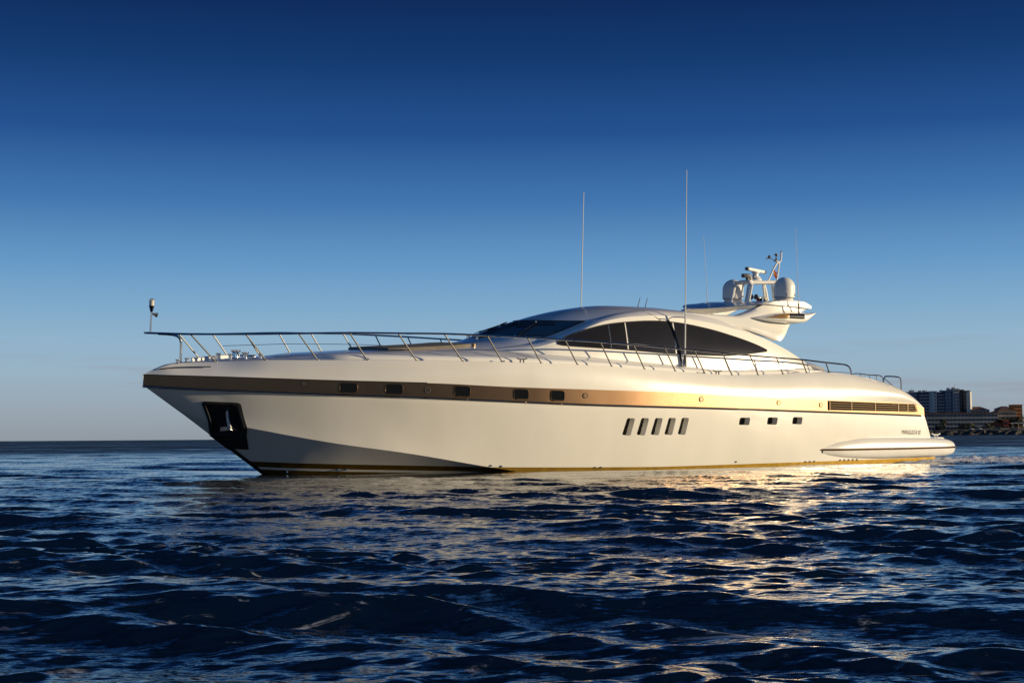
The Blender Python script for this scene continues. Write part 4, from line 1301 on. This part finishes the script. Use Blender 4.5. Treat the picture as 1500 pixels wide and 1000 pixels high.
for px, w, h, lab in ((1410, 10, 5.5, 'low dark bush in front of the long grey building, beside the palm'),
                      (1419, 9, 6, 'rounded dark bush in the middle of the long grey building'),
                      (1446, 10, 4.5, 'low dark bush left of the red pavilion'),
                      (1374, 8, 4.5, 'low dark bush left of the palm tree near the yacht stern')):
    crown('dark_bush', lab, sx(px)*1.005, DIST+6, 4.0, w, h, 330, M_LEAF, 'bush', G, stem=False)
def palm(x, y, z0, h, label):
    root = bpy.data.objects.new('palm_tree', None); COL.objects.link(root); root.location = (x, y, z0)
    thing(root, label, 'palm')
    bm = bmesh.new(); tube(bm, [Vector((0, 0, -.5)), Vector((.2, 0, h*.5)), Vector((0, 0, h))], [.42, .34, .3], 8)
    link('trunk', bm, M_BARK, root)
    bm = bmesh.new()
    q = np.random.default_rng(2)
    for i in range(46):
        a = i*2.4; el = R(70-(i % 12)*11); ln = q.uniform(3.2, 4.2)
        pr = None
        for kx in range(7):
            t = kx/6
            d = ln*t; zz = math.sin(el)*d-1.9*t*t
            p = Vector((math.cos(a)*math.cos(el)*d, math.sin(a)*math.cos(el)*d, h+zz))
            wv = Vector((-math.sin(a), math.cos(a), 0))*(.55*math.sin(math.pi*min(1, t*.9+.1))+.04)
            cur = (bm.verts.new(p-wv-Vector((0, 0, .25))), bm.verts.new(p), bm.verts.new(p+wv-Vector((0, 0, .25))))
            if pr:
                bm.faces.new((pr[0], pr[1], cur[1], cur[0])); bm.faces.new((pr[1], pr[2], cur[2], cur[1]))
            pr = cur
    link('frond', bm, M_PALM, root, smooth=False, recalc=False)
palm(sx(1384), DIST+8, 4.0, 7.6, 'tall palm tree with drooping brown fronds in front of the long grey building')
def car(px, label, m, L=4.3):
    root = bpy.data.objects.new('parked_car', None); COL.objects.link(root); root.location = (sx(px), DIST+1.2, 4.3)
    thing(root, label, 'car', 'cars parked along the far promenade')
    bm = bmesh.new()
    box(bm, Vector((0, 0, .62)), (L, 1.7, .62), bevel=.15); box(bm, Vector((-.1, 0, 1.12)), (L*.55, 1.5, .55), bevel=.2)
    link('body', bm, m, root)
    bm = bmesh.new(); box(bm, Vector((-.1, 0, 1.14)), (L*.48, 1.54, .34), bevel=.05); link('window', bm, M_WIN, root)
    for d in (-1, 1):
        for e in (-1, 1):
            bm = bmesh.new(); lathe(bm, Vector((d*L*.31, e*.62-.1, .32)), [(.32, 0), (.32, .2)], 14, Vector((0, 1, 0))); link('wheel', bm, M_RUBBER, root)
car(1421.5, 'white car parked by the dark bush on the promenade, left of two', M_CARW)
car(1433, 'white car parked alone on the promenade, right of two', M_CARW)
# pale canopy at the right edge
root = bpy.data.objects.new('canopy_tent', None); COL.objects.link(root); root.location = (sx(1495), DIST+6, 4.5)
thing(root, 'long pale canopy on posts right of the red kiosk at the photo edge', 'canopy')
bm = bmesh.new(); rows = []
for x in np.linspace(-7, 7, 15): rows.append([Vector((x, y, 4.6+.8*(1-abs(y)/3)+.15*math.cos(x*1.8))) for y in np.linspace(-3, 3, 7)])
grid_faces(bm, rows); bmesh.ops.solidify(bm, geom=bm.faces[:], thickness=.15)
link('canopy_cloth', bm, M_WALLW, root)
for x in (-6.5, -2, 2, 6.5):
    bm = bmesh.new(); tube(bm, [Vector((x, -2.8, 0)), Vector((x, -2.8, 4.6))], .12, 6); link('post', bm, M_WALLG, root)
